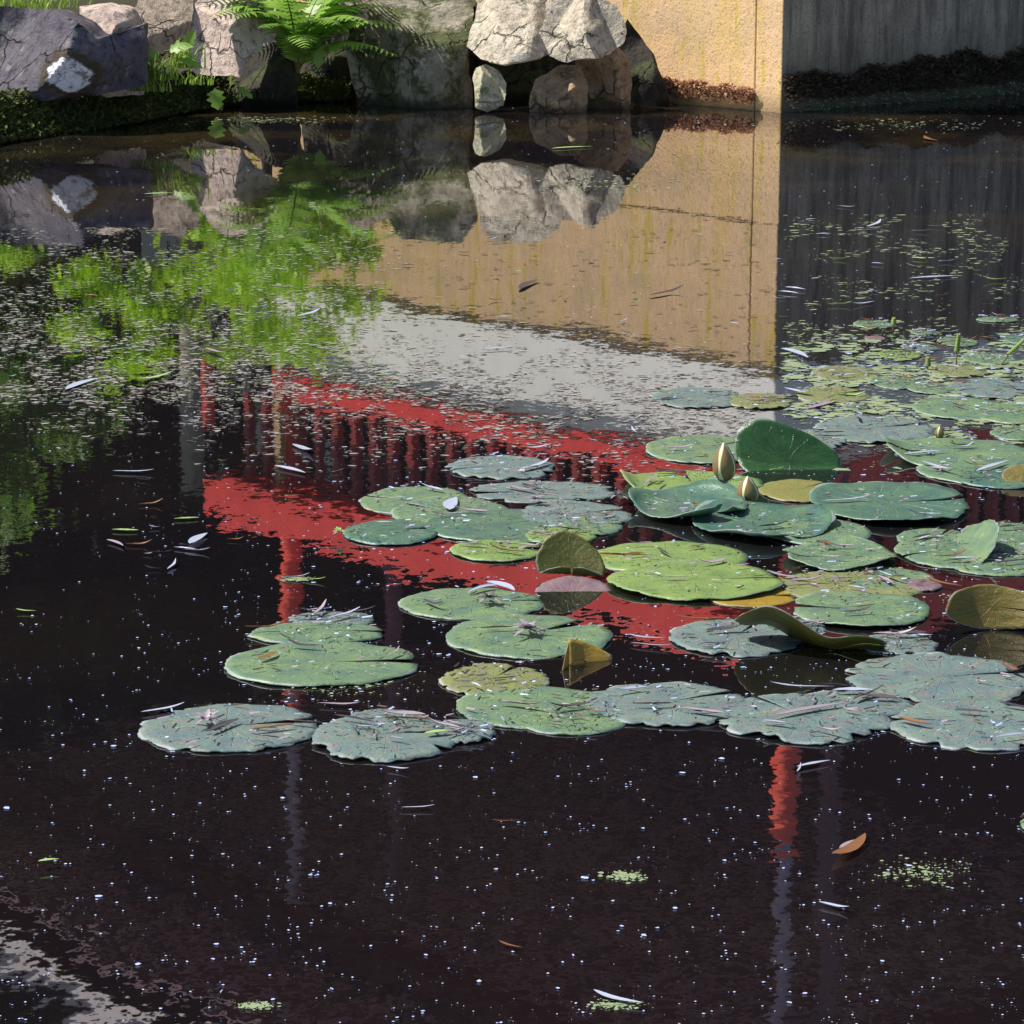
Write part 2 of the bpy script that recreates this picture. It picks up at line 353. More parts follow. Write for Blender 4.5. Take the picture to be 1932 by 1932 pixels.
# ---------------------------------------------------------------- red railed pavilion above it
pv = empty('covered_footbridge', C0 + Z * 1.41, 'covered footbridge on the concrete wall with red posts and railings, mirrored in the pond', 'footbridge')
def vb(name, m, s0, s1, n0, n1, z0, z1, side='L', bevel=0): return fbox(name, m, s0, s1, n0, n1, z0 - 1.41, z1 - 1.41, side, pv, bevel)
vb('deck_slab', M['slab'], -.03, 4.45, -.5, .03, 1.412, 1.97, bevel=.01)
vb('deck_slab', M['slab'], .51, 9, -.5, .03, 1.412, 1.97, 'R', bevel=.01)
MB().box(L * .3 + R * .3 + Z * .50, L * 4.9, R * 8, Z * .05).build('deck_floor', M['soffit'], pv)
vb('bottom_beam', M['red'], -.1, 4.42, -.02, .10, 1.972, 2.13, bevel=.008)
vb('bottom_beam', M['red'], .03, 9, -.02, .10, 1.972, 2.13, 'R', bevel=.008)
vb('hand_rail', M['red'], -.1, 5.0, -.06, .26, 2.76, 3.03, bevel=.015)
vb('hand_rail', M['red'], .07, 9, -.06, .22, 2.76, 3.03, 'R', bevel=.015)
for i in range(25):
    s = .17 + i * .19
    if abs(s - 4.35) > .08: vb('baluster', M['red_shaded'], s, s + .055, 0, .06, 2.132, 2.758)
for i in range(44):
    s = .2 + i * .19; vb('baluster', M['red_shaded'], s, s + .055, 0, .06, 2.132, 2.758, 'R')
def post(c, r, z0, z1, m, name='post'):
    MB().tube([c + Z * (z0 - 1.41), c + Z * (z1 - 1.41)], r, 20).build(name, m, pv, smooth=False)
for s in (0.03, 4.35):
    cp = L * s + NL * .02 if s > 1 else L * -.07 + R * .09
    post(cp, .07, 2.132, 4.2, M['red_post']); post(cp, .042, 4.202, 5.75, M['lilac'], 'shaded_post')
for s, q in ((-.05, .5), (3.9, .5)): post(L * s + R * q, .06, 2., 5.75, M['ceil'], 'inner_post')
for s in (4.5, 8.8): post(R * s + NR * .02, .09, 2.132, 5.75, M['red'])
post(L * 5.25 + NL * .02, .045, 1.98, 2.5, M['red'], 'end_post')
vb('trim_board', M['tanwood'], 4.27, 4.33, .11, .16, 2.135, 2.76)
vb('roof_beam', M['soffit'], -.2, 9.2, -.12, .12, 5.752, 5.98)
vb('roof_beam', M['soffit'], .13, 9.2, -.12, .12, 5.752, 5.98, 'R')
for i in range(28):
    s = -.9 + i * .36; vb('rafter', M['batten'], s, s + .04, -5.2, .9, 6.05, 6.12)
for i in range(10):
    n0 = -5.1 + i * .56; vb('batten', M['batten'], -.95, 9.4, n0, n0 + .03, 6.0, 6.048)
MB().box(L * -1 + NL * .98 + Z * 4.715, L * 10.5, R * 9.5, Z * .06).build('ceiling', M['ceil'], pv)
vb('fascia', M['fascia'], -1.03, 9.55, .98, 1.03, 6.42, 6.70)
vb('fascia', M['fascia'], -.98, 8.6, .98, 1.03, 6.42, 6.70, 'R')
a0, a1, a2_, a3 = [L * s + R * r + Z * 5.3 for s, r in ((-1.1, -1.1), (9.6, -1.1), (9.6, 8.6), (-1.1, 8.6))]
r0, r1 = L * 3 + R * 3.8 + Z * 7.6, L * 5.6 + R * 3.8 + Z * 7.6
MB().add([a0, a1, a2_, a3, r0, r1], [(0, 1, 5, 4), (1, 2, 5), (2, 3, 4, 5), (3, 0, 4), (3, 2, 1, 0)]).build('roof', M['tile'], pv)
MB().box(L * -.97 + NL * .97 + Z * 5.02, L * 10.45, R * 9.45, Z * .28).build('eave_box', M['soffit'], pv)

# ---------------------------------------------------------------- rocks (outlined bodies with real depth)
def rock(outline, dep, thick, mat, label, seed, lean=0., boxy=4., amp=.03, base=-.1, name='rock'):
    pts = [PD(x, y, dep) for x, y in outline]
    cx = sum(p.x for p in pts) / len(pts); cz = sum(p.z for p in pts) / len(pts)
    # resample the outline by arc length
    per = []; n = len(pts); tot = 0
    for i in range(n):
        l = (pts[(i + 1) % n] - pts[i]).length; per.append(l); tot += l
    NP = 88; ring = []; i = 0; acc = 0
    for k in range(NP):
        t = k / NP * tot
        while acc + per[i] < t: acc += per[i]; i += 1
        f = (t - acc) / per[i]; q = pts[i].lerp(pts[(i + 1) % n], f); ring.append((q.x - cx, q.z - cz))
    prof = []
    K = 14
    for j in range(1, K): prof.append((-1, j / K))
    for j in range(11): prof.append((-1 + 2 * j / 10, 1))
    for j in range(K - 1, 0, -1): prof.append((1, j / K))
    vs = [(0, -thick / 2 * .98, 0)]
    for (t, s) in prof:
        # superellipse: depth for the caps, scale for the flank
        if s < 1: yy = t * (1 - (s ** boxy)) ** (1 / boxy) ; sc2 = s
        else: yy = 0; sc2 = 1
        if s == 1: sc2 = 1 + 0.0; yy = t * .0
        yo = yy * thick / 2
        for (x, z) in ring: vs.append((x * sc2, yo, z * sc2))
    # drop the degenerate middle rings
    rings = [p for p in prof]
    keep = [i for i, p in enumerate(prof) if p[1] < 1] ; mid = [i for i, p in enumerate(prof) if p[1] == 1][5]
    keep = sorted(keep + [mid])
    v2 = [vs[0]]
    for i in keep: v2 += vs[1 + i * NP:1 + (i + 1) * NP]
    v2.append((0, thick / 2 * .98, 0))
    nr = len(keep); fs = []
    for j in range(nr - 1):
        for k in range(NP):
            a = 1 + j * NP + k; b = 1 + j * NP + (k + 1) % NP; fs.append((a, b, b + NP, a + NP))
    for k in range(NP):
        fs.append((0, 1 + (k + 1) % NP, 1 + k)); e = 1 + (nr - 1) * NP; fs.append((len(v2) - 1, e + k, e + (k + 1) % NP))
    rs = random.Random(seed)
    planes = []
    hx = max(abs(x) for x, z in ring); hz = max(abs(z) for x, z in ring)
    for q in range(11):
        nrm = Vector((rs.uniform(-1, 1), -rs.uniform(.55, 1.1), rs.uniform(-.75, 1))).normalized()
        p0 = Vector((rs.uniform(-.7, .7) * hx, -thick / 2 * rs.uniform(.78, 1.0), rs.uniform(-.7, .7) * hz))
        planes.append((nrm, p0.dot(nrm)))
    out = []
    for v in v2:
        v = Vector(v)
        for nrm, d in planes:
            e = v.dot(nrm) - d
            if e > 0: v.y = min(thick * .2, v.y - e / nrm.y)
        q = v * 2.6 + Vector((seed * 3.1, 0, 0))
        f = noise.fractal(q, 1, 2, 5); g = noise.ridged_multi_fractal(q * 1.7, 1, 2, 4, 1, 2) - 1
        dirn = v.normalized() if v.length > 1e-6 else Vector((0, -1, 0))
        v = v + dirn * (f * amp * 1.1 + g * amp * .5 + noise.noise(q * 6) * .008)
        v.y += lean * v.z
        out.append(v)
    o = meshobj(name, out, fs, mat, None, True, loc=(cx, dep + thick * .25, cz))
    m_ = o.data
    e = o.modifiers.new('edge split', 'EDGE_SPLIT'); e.split_angle = R_(38)
    tag(o, label, 'rock', 'rocks along the far bank'); return o

o1 = [(-60, 30), (-20, 22), (40, 24), (100, 22), (150, 45), (178, 72), (215, 78), (262, 50), (268, 110), (262, 178), (150, 184), (60, 190), (-60, 200)]
q1 = [PD(x, y, 13.7) for x, y in o1]; bq = PD(127, 142, 13.6)
M['rock_blot'] = mat_rock('violet grey rock with lichen', (.065, .06, .085), (.12, .11, .13), 0, .3, (bq.x - sum(q.x for q in q1) / 13, bq.z - sum(q.z for q in q1) / 13))
rock([(-60, 30), (-20, 22), (40, 24), (100, 22), (150, 45), (178, 72), (215, 78), (262, 50), (268, 110), (263, 172), (150, 184), (60, 196), (-60, 212)], 13.7, .75, M['rock_blot'], 'big violet grey block with a white lichen patch, at the far left of the bank', 1, .12, 6, .018)
rock([(140, 20), (185, 8), (235, 20), (250, 44), (262, 90), (262, 180), (180, 180), (150, 100)], 14.25, .6, M['rock_pink'], 'pinkish slab standing behind the big violet grey block', 2, .5, 4, .02)
rock([(250, 20), (262, -30), (310, -45), (352, -20), (356, 40), (345, 90), (300, 120), (262, 110)], 15.0, .5, M['rock_tan'], 'tan rock with a shaded side between violet block and pale pink boulder', 3, .35, 3, .02)
rock([(346, 60), (352, 10), (380, -35), (420, -40), (470, -20), (512, 35), (515, 72), (490, 96), (466, 112), (452, 150), (400, 150), (360, 140), (346, 110)], 14.9, .55, M['rock_pink'], 'pale pink boulder lit by the sun, left of the fern', 4, .75, 3.5, .02)
rock([(380, 130), (430, 118), (480, 92), (530, 80), (560, 120), (560, 205), (470, 215), (385, 210)], 15.35, .5, M['rock_shaded'], 'dark overhanging rock in the shade below the pale pink boulder', 5, 0, 3, .03)
rock([(560, 60), (600, 30), (650, 20), (680, 90), (672, 205), (600, 212), (560, 205)], 15.9, .5, M['rock_shaded'], 'black shaded rock behind the fern stems', 6, 0, 3, .03)
rock([(645, 110), (650, 70), (690, 40), (700, -10), (740, -70), (860, -75), (892, -20), (888, 60), (884, 120), (892, 190), (888, 232), (800, 236), (690, 232), (655, 190), (648, 150)], 15.2, .9, M['rock_grey'], 'large mossy grey green boulder in the middle of the bank', 7, .22, 2.6, .035)
rock([(878, 92), (896, 40), (905, -30), (930, -60), (1010, -60), (1060, -30), (1060, 40), (1050, 96), (1020, 112), (985, 118), (950, 124), (905, 114)], 15.0, .5, M['rock_white'], 'white sunlit slab propped on the smaller stones', 8, .7, 3.5, .018)
rock([(1005, 75), (1030, 25), (1060, -5), (1130, -12), (1175, 12), (1192, 62), (1180, 92), (1130, 112), (1070, 125), (1025, 110)], 14.85, .5, M['rock_white'], 'rough pale block lying right of the white slab', 9, .45, 3, .035)
rock([(890, 150), (896, 130), (915, 124), (940, 138), (956, 160), (950, 200), (920, 214), (896, 205)], 14.95, .22, M['rock_yellow'], 'small bright yellowish stone at the water edge below the white slab', 10, .4, 2.6, .012)
rock([(998, 180), (1010, 156), (1060, 128), (1095, 130), (1106, 165), (1104, 220), (1040, 226), (996, 215)], 14.9, .3, M['rock_brown'], 'low brown stone with a lit ledge standing in the water', 11, .55, 2.6, .018)
rock([(1086, 110), (1120, 92), (1165, 90), (1190, 115), (1194, 160), (1186, 215), (1096, 218), (1088, 160)], 15.1, .35, M['rock_brown'], 'rounded brown stone under the rough pale block', 12, .1, 2.4, .01)
rock([(1170, 70), (1185, 35), (1210, 70), (1236, 105), (1262, 180), (1262, 210), (1170, 210)], 15.35, .35, M['rock_shaded'], 'black slanting rock leaning against the tan concrete wall', 13, .1, 3, .012)
rock([(840, 60), (870, 10), (960, 20), (1060, 10), (1150, 30), (1200, 70), (1215, 225), (840, 225)], 15.62, .4, M['rock_shaded'], 'dark rock filling the hollow behind the small stones', 14, 0, 3, .03)
rock([(600, -40), (650, -80), (720, -60), (730, 40), (690, 60), (640, 40)], 15.9, .4, M['rock_tan'], 'tan rock top showing behind the fern tips', 15, .5, 3, .02)
# white lichen blotch on the block
# ---------------------------------------------------------------- moss, grass, fern on the bank
def tufts(name, pts, m, size, label, cat, seed=1, up=1., width=.35, per=5):
    rs = random.Random(seed); mb = MB()
    for p in pts:
        for _ in range(per):
            a = rs.uniform(0, 6.28); l = size * rs.uniform(.5, 1.3); t = Vector((math.cos(a), math.sin(a), rs.uniform(.2, 1.2) * up)).normalized()
            sd_ = t.cross(Z).normalized() * l * width * .5; q = p + Vector((rs.gauss(0, size * .5), rs.gauss(0, size * .5), rs.gauss(0, size * .2)))
            mid = q + t * l * .55 + Vector((0, 0, l * .05)); tip = q + t * l
            mb.add([q - sd_ * .4, q + sd_ * .4, mid + sd_, tip, mid - sd_], [(0, 1, 2, 3, 4)])
    o = mb.build(name, m); tag(o, label, cat, kind='stuff'); return o
rs = random.Random(3); pts = []
bank = [(-60, 290, 13.0), (0, 268, 13.2), (120, 252, 13.75), (250, 232, 14.25), (330, 212, 14.8), (430, 195, 15.4), (560, 190, 15.65), (650, 188, 15.7)]
for i in range(7000):
    t = rs.uniform(0, len(bank) - 1.001); j = int(t); f = t - j
    a, b = bank[j], bank[j + 1]; x = a[0] + (b[0] - a[0]) * f
    wl = a[1] + (b[1] - a[1]) * f; dd = a[2] + (b[2] - a[2]) * f
    hh = rs.random() ** 1.2
    top = 175 if x < 270 else 140
    y = wl + (top - wl) * hh
    pts.append(PD(x, y, dd + hh * .33 - .03 + rs.uniform(-.03, .03)))
tufts('moss', pts, M['moss'], .028, 'dark damp moss over the low bank below the violet grey block', 'moss', 5, .8, .6, 4)
# earth step under the moss
ev = []; 
for (x, y, d) in bank:
    p = W(x, y); ev += [(p.x, p.y, -.2), (p.x, p.y + .0, .02), (p.x, p.y + .12, .08), (p.x + .02, p.y + .35, .13), (p.x, p.y + .9, .14)]
me_ = meshobj('soil_bank', ev, [(i * 5 + k, (i + 1) * 5 + k, (i + 1) * 5 + k + 1, i * 5 + k + 1) for i in range(len(bank) - 1) for k in range(4)], M['soil'], smooth=True)
structure(me_)
pts = []
for i in range(1500):
    s = rs.uniform(.2, 1.15); z = .04 + rs.random() * .10 * (1 - .45 * abs(s - .9)) + .03 * noise.noise(Vector((s * 9, 0, 0)))
    pts.append(C0 + L * s + NL * (.004 + rs.uniform(0, .03)) + Z * z)
tufts('wall_moss', pts, M['moss_red'], .022, 'rusty brown dry moss along the foot of the sunlit tan wall', 'moss', 6, .9, .6, 4)
pts = []
for i in range(5200):
    s = rs.uniform(0.02, 4.6); z = .05 + rs.random() ** .7 * (.14 + .03 * s + .09 * noise.noise(Vector((s * 3, 3, 0))) )
    pts.append(C0 + R * s + NR * (.006 + rs.uniform(0, .03)) + Z * z)
tufts('wall_moss', pts, M['moss_dark'], .03, 'blackish moss fringe along the foot of the dark wall face', 'moss', 7, .5, .6, 4)
pts = [C0 + R * rs.uniform(0.02, 4.6) + NR * rs.uniform(.02, .08) + Z * rs.uniform(.0, .06) for _ in range(600)]
tufts('waterline_moss', pts, M['scum_g'], .02, 'thin green algae line where the dark wall meets the water', 'algae', 8, .5, .6, 3)

def grass_tuft(x, y, dep, n, h, label, m='grass', spread=.06):
    p = PD(x, y, dep); r = random.Random(int(x * 7 + y)); mb = MB()
    for i in range(n):
        a = r.uniform(0, 6.28); l = h * r.uniform(.5, 1.1); o = Vector((r.gauss(0, spread), r.gauss(0, spread * .6), 0)); d = Vector((math.cos(a), math.sin(a), 0)) * r.uniform(.1, .7)
        sd_ = Vector((-math.sin(a), math.cos(a), 0)) * r.uniform(.0025, .006); q = []
        for k in range(6):
            t = k / 5; c = o + d * l * t * t + Z * l * (t - .35 * t * t); ww = (1 - t) ** .6; q += [c - sd_ * ww, c + sd_ * ww]
        mb.add(q, [(2 * k, 2 * k + 1, 2 * k + 3, 2 * k + 2) for k in range(5)])
    o = mb.build('grass_tuft', M[m]); o.location = p
    return tag(o, label, 'grass tuft', 'grass tufts between the rocks')
grass_tuft(300, 150, 14.35, 90, .20, 'bright grass tuft between the violet block and the pink boulder')
grass_tuft(345, 128, 14.45, 60, .22, 'taller grass tuft against the left side of the pink boulder', spread=.04)
grass_tuft(280, 172, 14.2, 60, .12, 'short grass tuft hanging over the bank beside the violet block')
grass_tuft(375, 160, 14.7, 40, .10, 'small grass tuft below the pink boulder')
grass_tuft(20, 20, 14.6, 120, .14, 'grass tuft on top of the bank at the upper left corner', spread=.14)
grass_tuft(90, 14, 14.8, 70, .10, 'low grass tuft behind the top of the violet block', spread=.1)
grass_tuft(430, 182, 15.3, 50, .10, 'dim grass tuft in the shade at the water edge', 'moss', .12)

def broad_leaf(mb, base, direc, up, l, wd, lobes=0, seed=0):
    direc = Vector(direc).normalized(); up = Vector(up).normalized(); side = direc.cross(up).normalized(); up = side.cross(direc)
    n = 14; vs = []
    for k in range(n + 1):
        t = k / n; ww = wd * math.sin(math.pi * min(1, t ** .8)) ** .7 * (1 + (lobes * .3 * math.sin(t * 22 + seed)))
        if k in (0, n): ww = 0.0008
        c = base + direc * l * t + up * (-.25 * l * t * t)
        vs += [c - side * ww / 2 + up * ww * .12, c, c + side * ww / 2 + up * ww * .12]
    mb.add(vs, [(3 * k + j, 3 * k + j + 1, 3 * k + j + 4, 3 * k + j + 3) for k in range(n) for j in (0, 1)])
def weed(label, leaves, dep, name='broadleaf_weed'):
    x0, y0 = leaves[0][0], leaves[0][1]; p0 = PD(x0, y0, dep)
    root = empty(name, p0, label, 'weed', 'broad leaved weeds on the bank')
    for (x, y, ang, l, wd, tilt) in leaves:
        mb = MB(); p = PD(x, y, dep) - p0
        a = R_(ang); broad_leaf(mb, p, (math.cos(a), -.35, math.sin(a)), (0.1, -math.cos(R_(tilt)), math.sin(R_(tilt))), l, wd, 1, x)
        mb.build('leaf', M['fern'], root, smooth=True)
        mb = MB().tube([Vector((0, .12, -.02)), p * .6 + Vector((0, .03, 0)), p], .004, 6); mb.build('stem', M['stem'], root, smooth=True)
    return root
weed('broad leaved weed with pale leaves left of the pink boulder', [(300, 100, 200, .12, .07, 30), (320, 95, 20, .13, .07, 40), (350, 88, 60, .10, .06, 30), (300, 112, 160, .10, .06, 60), (335, 110, -10, .14, .06, 50)], 14.4)
weed('small lime leaf and its stalk hanging over the water', [(405, 168, -80, .11, .085, 0)], 14.9)
weed('narrow green leaf hanging over the water right of the lime leaf', [(448, 165, -30, .10, .04, 20)], 15.1)
weed('toothed weed leaf hanging in front of the dark hollow beside the fern', [(600, 76, -88, .15, .075, 0)], 15.2)

def fern(p0, fr, label, seed):
    root = empty('fern', p0, label, 'fern'); r = random.Random(seed)
    for (az, l, rise, droop) in fr:
        d = Vector((math.cos(R_(az)), math.sin(R_(az)), 0)); n = 30; pos = []; mb = MB()
        for k in range(n + 1):
            t = k / n; pos.append(d * l * (t * .35 + .65 * t * t) * .9 + Z * l * (rise * (t - .35 * t ** 2) - droop * t ** 3))
        rw = [.005 * (1 - .8 * k / n) for k in range(n + 1)]
        for k in range(4, n):
            t = k / n; tg = (pos[k + 1] - pos[k - 1]).normalized(); sd_ = tg.cross(Z).normalized(); upv = sd_.cross(tg)
            pl = l * .24 * math.sin(math.pi * min(1, (t * .88 + .1))) ** .8 * r.uniform(.9, 1.1)
            for sg in (-1, 1):
                dd = (sd_ * sg + tg * .38 + upv * r.uniform(-.22, .1)).normalized(); wv = dd.cross(upv).normalized()
                q = []; m = 9
                for j in range(m + 1):
                    tt = j / m; ww = pl * .13 * (1 - tt) ** .6 * (1.25 if j % 2 else .62) + .0006
                    c = pos[k] + dd * pl * tt - upv * pl * .18 * tt * tt; q += [c - wv * ww, c + wv * ww]
                mb.add(q, [(2 * j, 2 * j + 1, 2 * j + 3, 2 * j + 2) for j in range(m)])
        f_ = mb.build('frond', M['fern'], root)
        MB().tube(pos, rw, 5).build('rachis', M['stem'], f_)
    return root
base = PD(562, 138, 15.25)
fr = [(-8, .72, .95, .3), (-20, .66, .7, .3), (12, .7, 1.25, .4), (172, .62, 1.5, .5), (200, .55, 1.55, .45), (225, .5, 1.5, .35), (245, .45, 1.35, .3), (-60, .55, 1.25, .3), (-80, .5, 1.1, .4), (-40, .6, 1.2, .3), (60, .6, 1.6, .3), (120, .6, 1.6, .3), (150, .65, 1.6, .4), (30, .65, 1.5, .4), (-100, .6, 1.6, .2), (0, .7, 1.7, .45), (182, .6, 1.8, .5)]
fern(base, fr, 'big bright green fern arching over the water between pink and grey boulders', 3)
fern(PD(500, 40, 15.7), [(a, l * .8, r_, d) for a, l, r_, d in fr[8:17]], 'smaller bright fern behind the pale pink boulder', 5)

# ---------------------------------------------------------------- trees mirrored in the pond
def crown_mesh(name, seed, rx, ry, rz, nleaf, size, m, clumps=60, low=.0):
    r = random.Random(seed); mb = MB(); cl = []
    for i in range(clumps):
        while True:
            p = Vector((r.uniform(-1, 1), r.uniform(-1, 1), r.uniform(-1, 1)))
            if .25 < p.length < 1: break
        cl.append((Vector((p.x * rx, p.y * ry, p.z * rz)), r.uniform(.13, .26) * (rx + rz) * .5))
    per = nleaf // clumps
    for c, cr in cl:
        for _ in range(per):
            q = Vector((r.gauss(0, 1), r.gauss(0, 1), r.gauss(0, .7))) * cr * .6 + c
            a = Vector((r.gauss(0, 1), r.gauss(0, 1), r.gauss(0, .6))).normalized(); b = a.orthogonal().normalized(); s_ = size * r.uniform(.6, 1.4)
            mb.add([q - a * s_, q + b * s_ * .45, q + a * s_, q - b * s_ * .45], [(0, 1, 2, 3)])
    me = bpy.data.meshes.new(name); me.from_pydata(mb.v, [], mb.f); me.materials.append(m); return me, cl
def trunk_mesh(name, h, r0, cl, zc, m, seed):
    r = random.Random(seed); mb = MB(); top = Vector((r.uniform(-.3, .3), r.uniform(-.3, .3), zc + .3))
    pts_ = [Vector((0, 0, -.3)), Vector((top.x * .2, top.y * .3, zc * .4)), Vector((top.x * .7, top.y * .5, zc * .8)), top]
    mb.tube(pts_, [r0 * 1.2, r0 * .85, r0 * .6, r0 * .25], 10)
    for c, cr in cl[::7]:
        s_ = pts_[1].lerp(top, r.uniform(.3, .9)); e = c + Vector((0, 0, zc)); mb.tube([s_, s_.lerp(e, .5) + Z * .1, e], [r0 * .3, r0 * .18, r0 * .05], 6)
    me = bpy.data.meshes.new(name); me.from_pydata(mb.v, [], mb.f); me.materials.append(m); return me
kinds = {}
kinds['dark'] = (crown_mesh('crown', 1, 3.4, 3.4, 6.2, 26000, .17, M['tree_dark'], 120), 7.0, .28, 'bark')
kinds['lit'] = (crown_mesh('crown', 2, 1.7, 1.7, 1.9, 4200, .10, M['tree_lit'], 26), 3.6, .10, 'bark_pale')
kinds['bush'] = (crown_mesh('crown', 4, 1.2, .9, 1.0, 6000, .06, M['bush_lit'], 34), 1.0, .05, 'bark')
def tree(kind, x, y, s, rz, label, name='tree', cat='tree', z=.4, crown_up=0):
    (cm, cl), zc, r0, bk = kinds[kind]
    o = empty(name, (x, y, z), label, cat, 'trees beyond the bank', rz); o.scale = (s, s, s)
    c = bpy.data.objects.new('crown', cm); COL.objects.link(c); c.parent = o; c.location = (0, 0, zc + crown_up)
    if kind + 't' not in kinds: kinds[kind + 't'] = trunk_mesh('trunk', zc, r0, cl, zc, M[bk], 3)
    t = bpy.data.objects.new('trunk', kinds[kind + 't']); COL.objects.link(t); t.parent = o
    return o
hv = []
for i in range(61):
    x = -95 + i * 3.2
    for j, (y, z) in enumerate(((58, -1), (62, 9), (68, 17), (78, 25))): hv.append((x, y, z + (2.5 * noise.noise(Vector((x * .06, j, 0))) if j else 0)))
structure(meshobj('hill', hv, [(i * 4 + j, (i + 1) * 4 + j, (i + 1) * 4 + j + 1, i * 4 + j + 1) for i in range(60) for j in range(3)], M['hill'], smooth=True))
TD = [(-15, 33, 1.25), (-11.5, 30, 1.1), (-8.5, 34, 1.2), (-4.6, 31.5, 1.25), (-.6, 34, 1.15), (3, 36, 1.3), (8, 38, 1.2), (13, 36, 1.2), (18, 38, 1.2), (-19, 28, 1.1)]
TL = ['tall dark evergreen far beyond the left bank', 'dark evergreen second from the left beyond the bank', 'dark evergreen behind the left end of the footbridge', 'tall dark evergreen behind the footbridge posts', 'dark evergreen behind the middle of the footbridge', 'tallest dark evergreen behind the footbridge roof', 'dark evergreen right of the tallest one behind the roof', 'dark evergreen behind the dark wall', 'dark evergreen far right beyond the dark wall', 'dark evergreen at the extreme left of the row']
for i, ((x, y, s), lb) in enumerate(zip(TD, TL)): tree('dark', x, y, s, i * 1.3, lb + ', seen mirrored in the pond', crown_up=2.2 if i in (3, 4) else 0)
tree('lit', -4.0, 21.5, .66, .4, 'young light green tree beyond the left bank, mirrored left of the red posts')
tree('lit', -4.9, 21.0, .66, 2.1, 'light green tree at the far left, mirrored at the left edge')
tree('bush', -3.5, 18.6, .4, 1.0, 'bright bush on the bank behind the violet grey block', 'bush', 'bush', .55)
pb = MD(505, 520, 16.6)
tree('bush', pb.x, 16.7, .6, 2.0, 'bright bush behind the fern, mirrored as a lime green patch in the pond', 'bush', 'bush', .5)
kk = MD(240, 780, 19)
tree('bush', kk.x, 19, .45, 3.0, 'bright bush left of the pale post, mirrored over the dark trunks', 'bush', 'bush', 1.3)
pt = MD(362, 830, 20.5)
mbp = MB().tube([Vector((0, 0, 0)), Vector((.03, 0, 1.4)), Vector((0, 0, 2.9))], [.12, .10, .09], 12)
o = mbp.build('wooden_post', M['bark_pale'], smooth=True); o.location = (pt.x, pt.y, .4)
tag(o, 'pale weathered post beyond the bank, mirrored beside the end of the red railing', 'post')
# ---------------------------------------------------------------- water lily pads
def disc(seed, wav=.02, notch=.10, nth=120, nr=9, rim=.0, ragged=0.):
    """unit disc with a radial slit on +x; returns (u, v, h) rows"""
    rows = []
    for j in range(nr + 1):
        r = (j / nr) ** .85
        row = []
        for i in range(nth + 1):
            t = i / nth; half = notch * (1.0 - .55 * (1 - r))
            a = half + t * (2 * math.pi - 2 * half)
            edge = min(t, 1 - t)
            rr = 1 + wav * (noise.noise(Vector((math.cos(a) * 2.2, math.sin(a) * 2.2, seed * 5.3))) * 2.2 + 1.4 * noise.noise(Vector((math.cos(a) * 7, math.sin(a) * 7, seed * 2.3))) + .8 * noise.noise(Vector((math.cos(a) * 16, math.sin(a) * 16, seed))))
            if ragged:
                rr -= ragged * max(0, noise.noise(Vector((math.cos(a) * 5, math.sin(a) * 5, seed * 1.7))) - .12) * 1.5
            rr *= 1 - .05 * math.exp(-(edge * nth / 3) ** 2)
            q = r * rr
            h = .010 * noise.noise(Vector((q * math.cos(a) * 2, q * math.sin(a) * 2, seed))) + rim * r ** 6 * (1 + .6 * math.sin(a * 3 + seed)) + .006 * r ** 4 * math.sin(a * 9 + seed)
            row.append((q * math.cos(a), q * math.sin(a), h))
        rows.append(row)
    return rows
def pad_mesh(rows, fn, m, thick=.0016, name='lily_pad'):
    nth = len(rows[0]); vs = []; uv = []; fs = []
    for row in rows:
        for (u, v, h) in row: vs.append(Vector(fn(u, v, h))); uv.append((u, v))
    n = len(vs)
    nr_ = [Vector((0, 0, 0)) for _ in vs]
    top = []
    for j in range(len(rows) - 1):
        for i in range(nth - 1):
            a = j * nth + i; q = (a, a + nth, a + nth + 1, a + 1)
            top.append(q)
            c = (vs[q[2]] - vs[q[0]]).cross(vs[q[3]] - vs[q[1]])
            for k in q: nr_[k] += c
    for i in range(n):
        d = nr_[i].normalized() if nr_[i].length > 1e-12 else Z; vs.append(vs[i] - d * thick); uv.append(uv[i])
    fs = list(top) + [tuple(k + n for k in reversed(q)) for q in top]
    b = (len(rows) - 1) * nth
    for i in range(nth - 1): fs.append((b + i + 1, b + i, b + i + n, b + i + 1 + n))
    for j in range(len(rows) - 1):
        a = j * nth; fs.append((a + nth, a, a + n, a + nth + n)); a += nth - 1; fs.append((a, a + nth, a + nth + n, a + n))
    o = meshobj(name, vs, fs, m, None, True, uv); return o
padn = 0; PADS = []
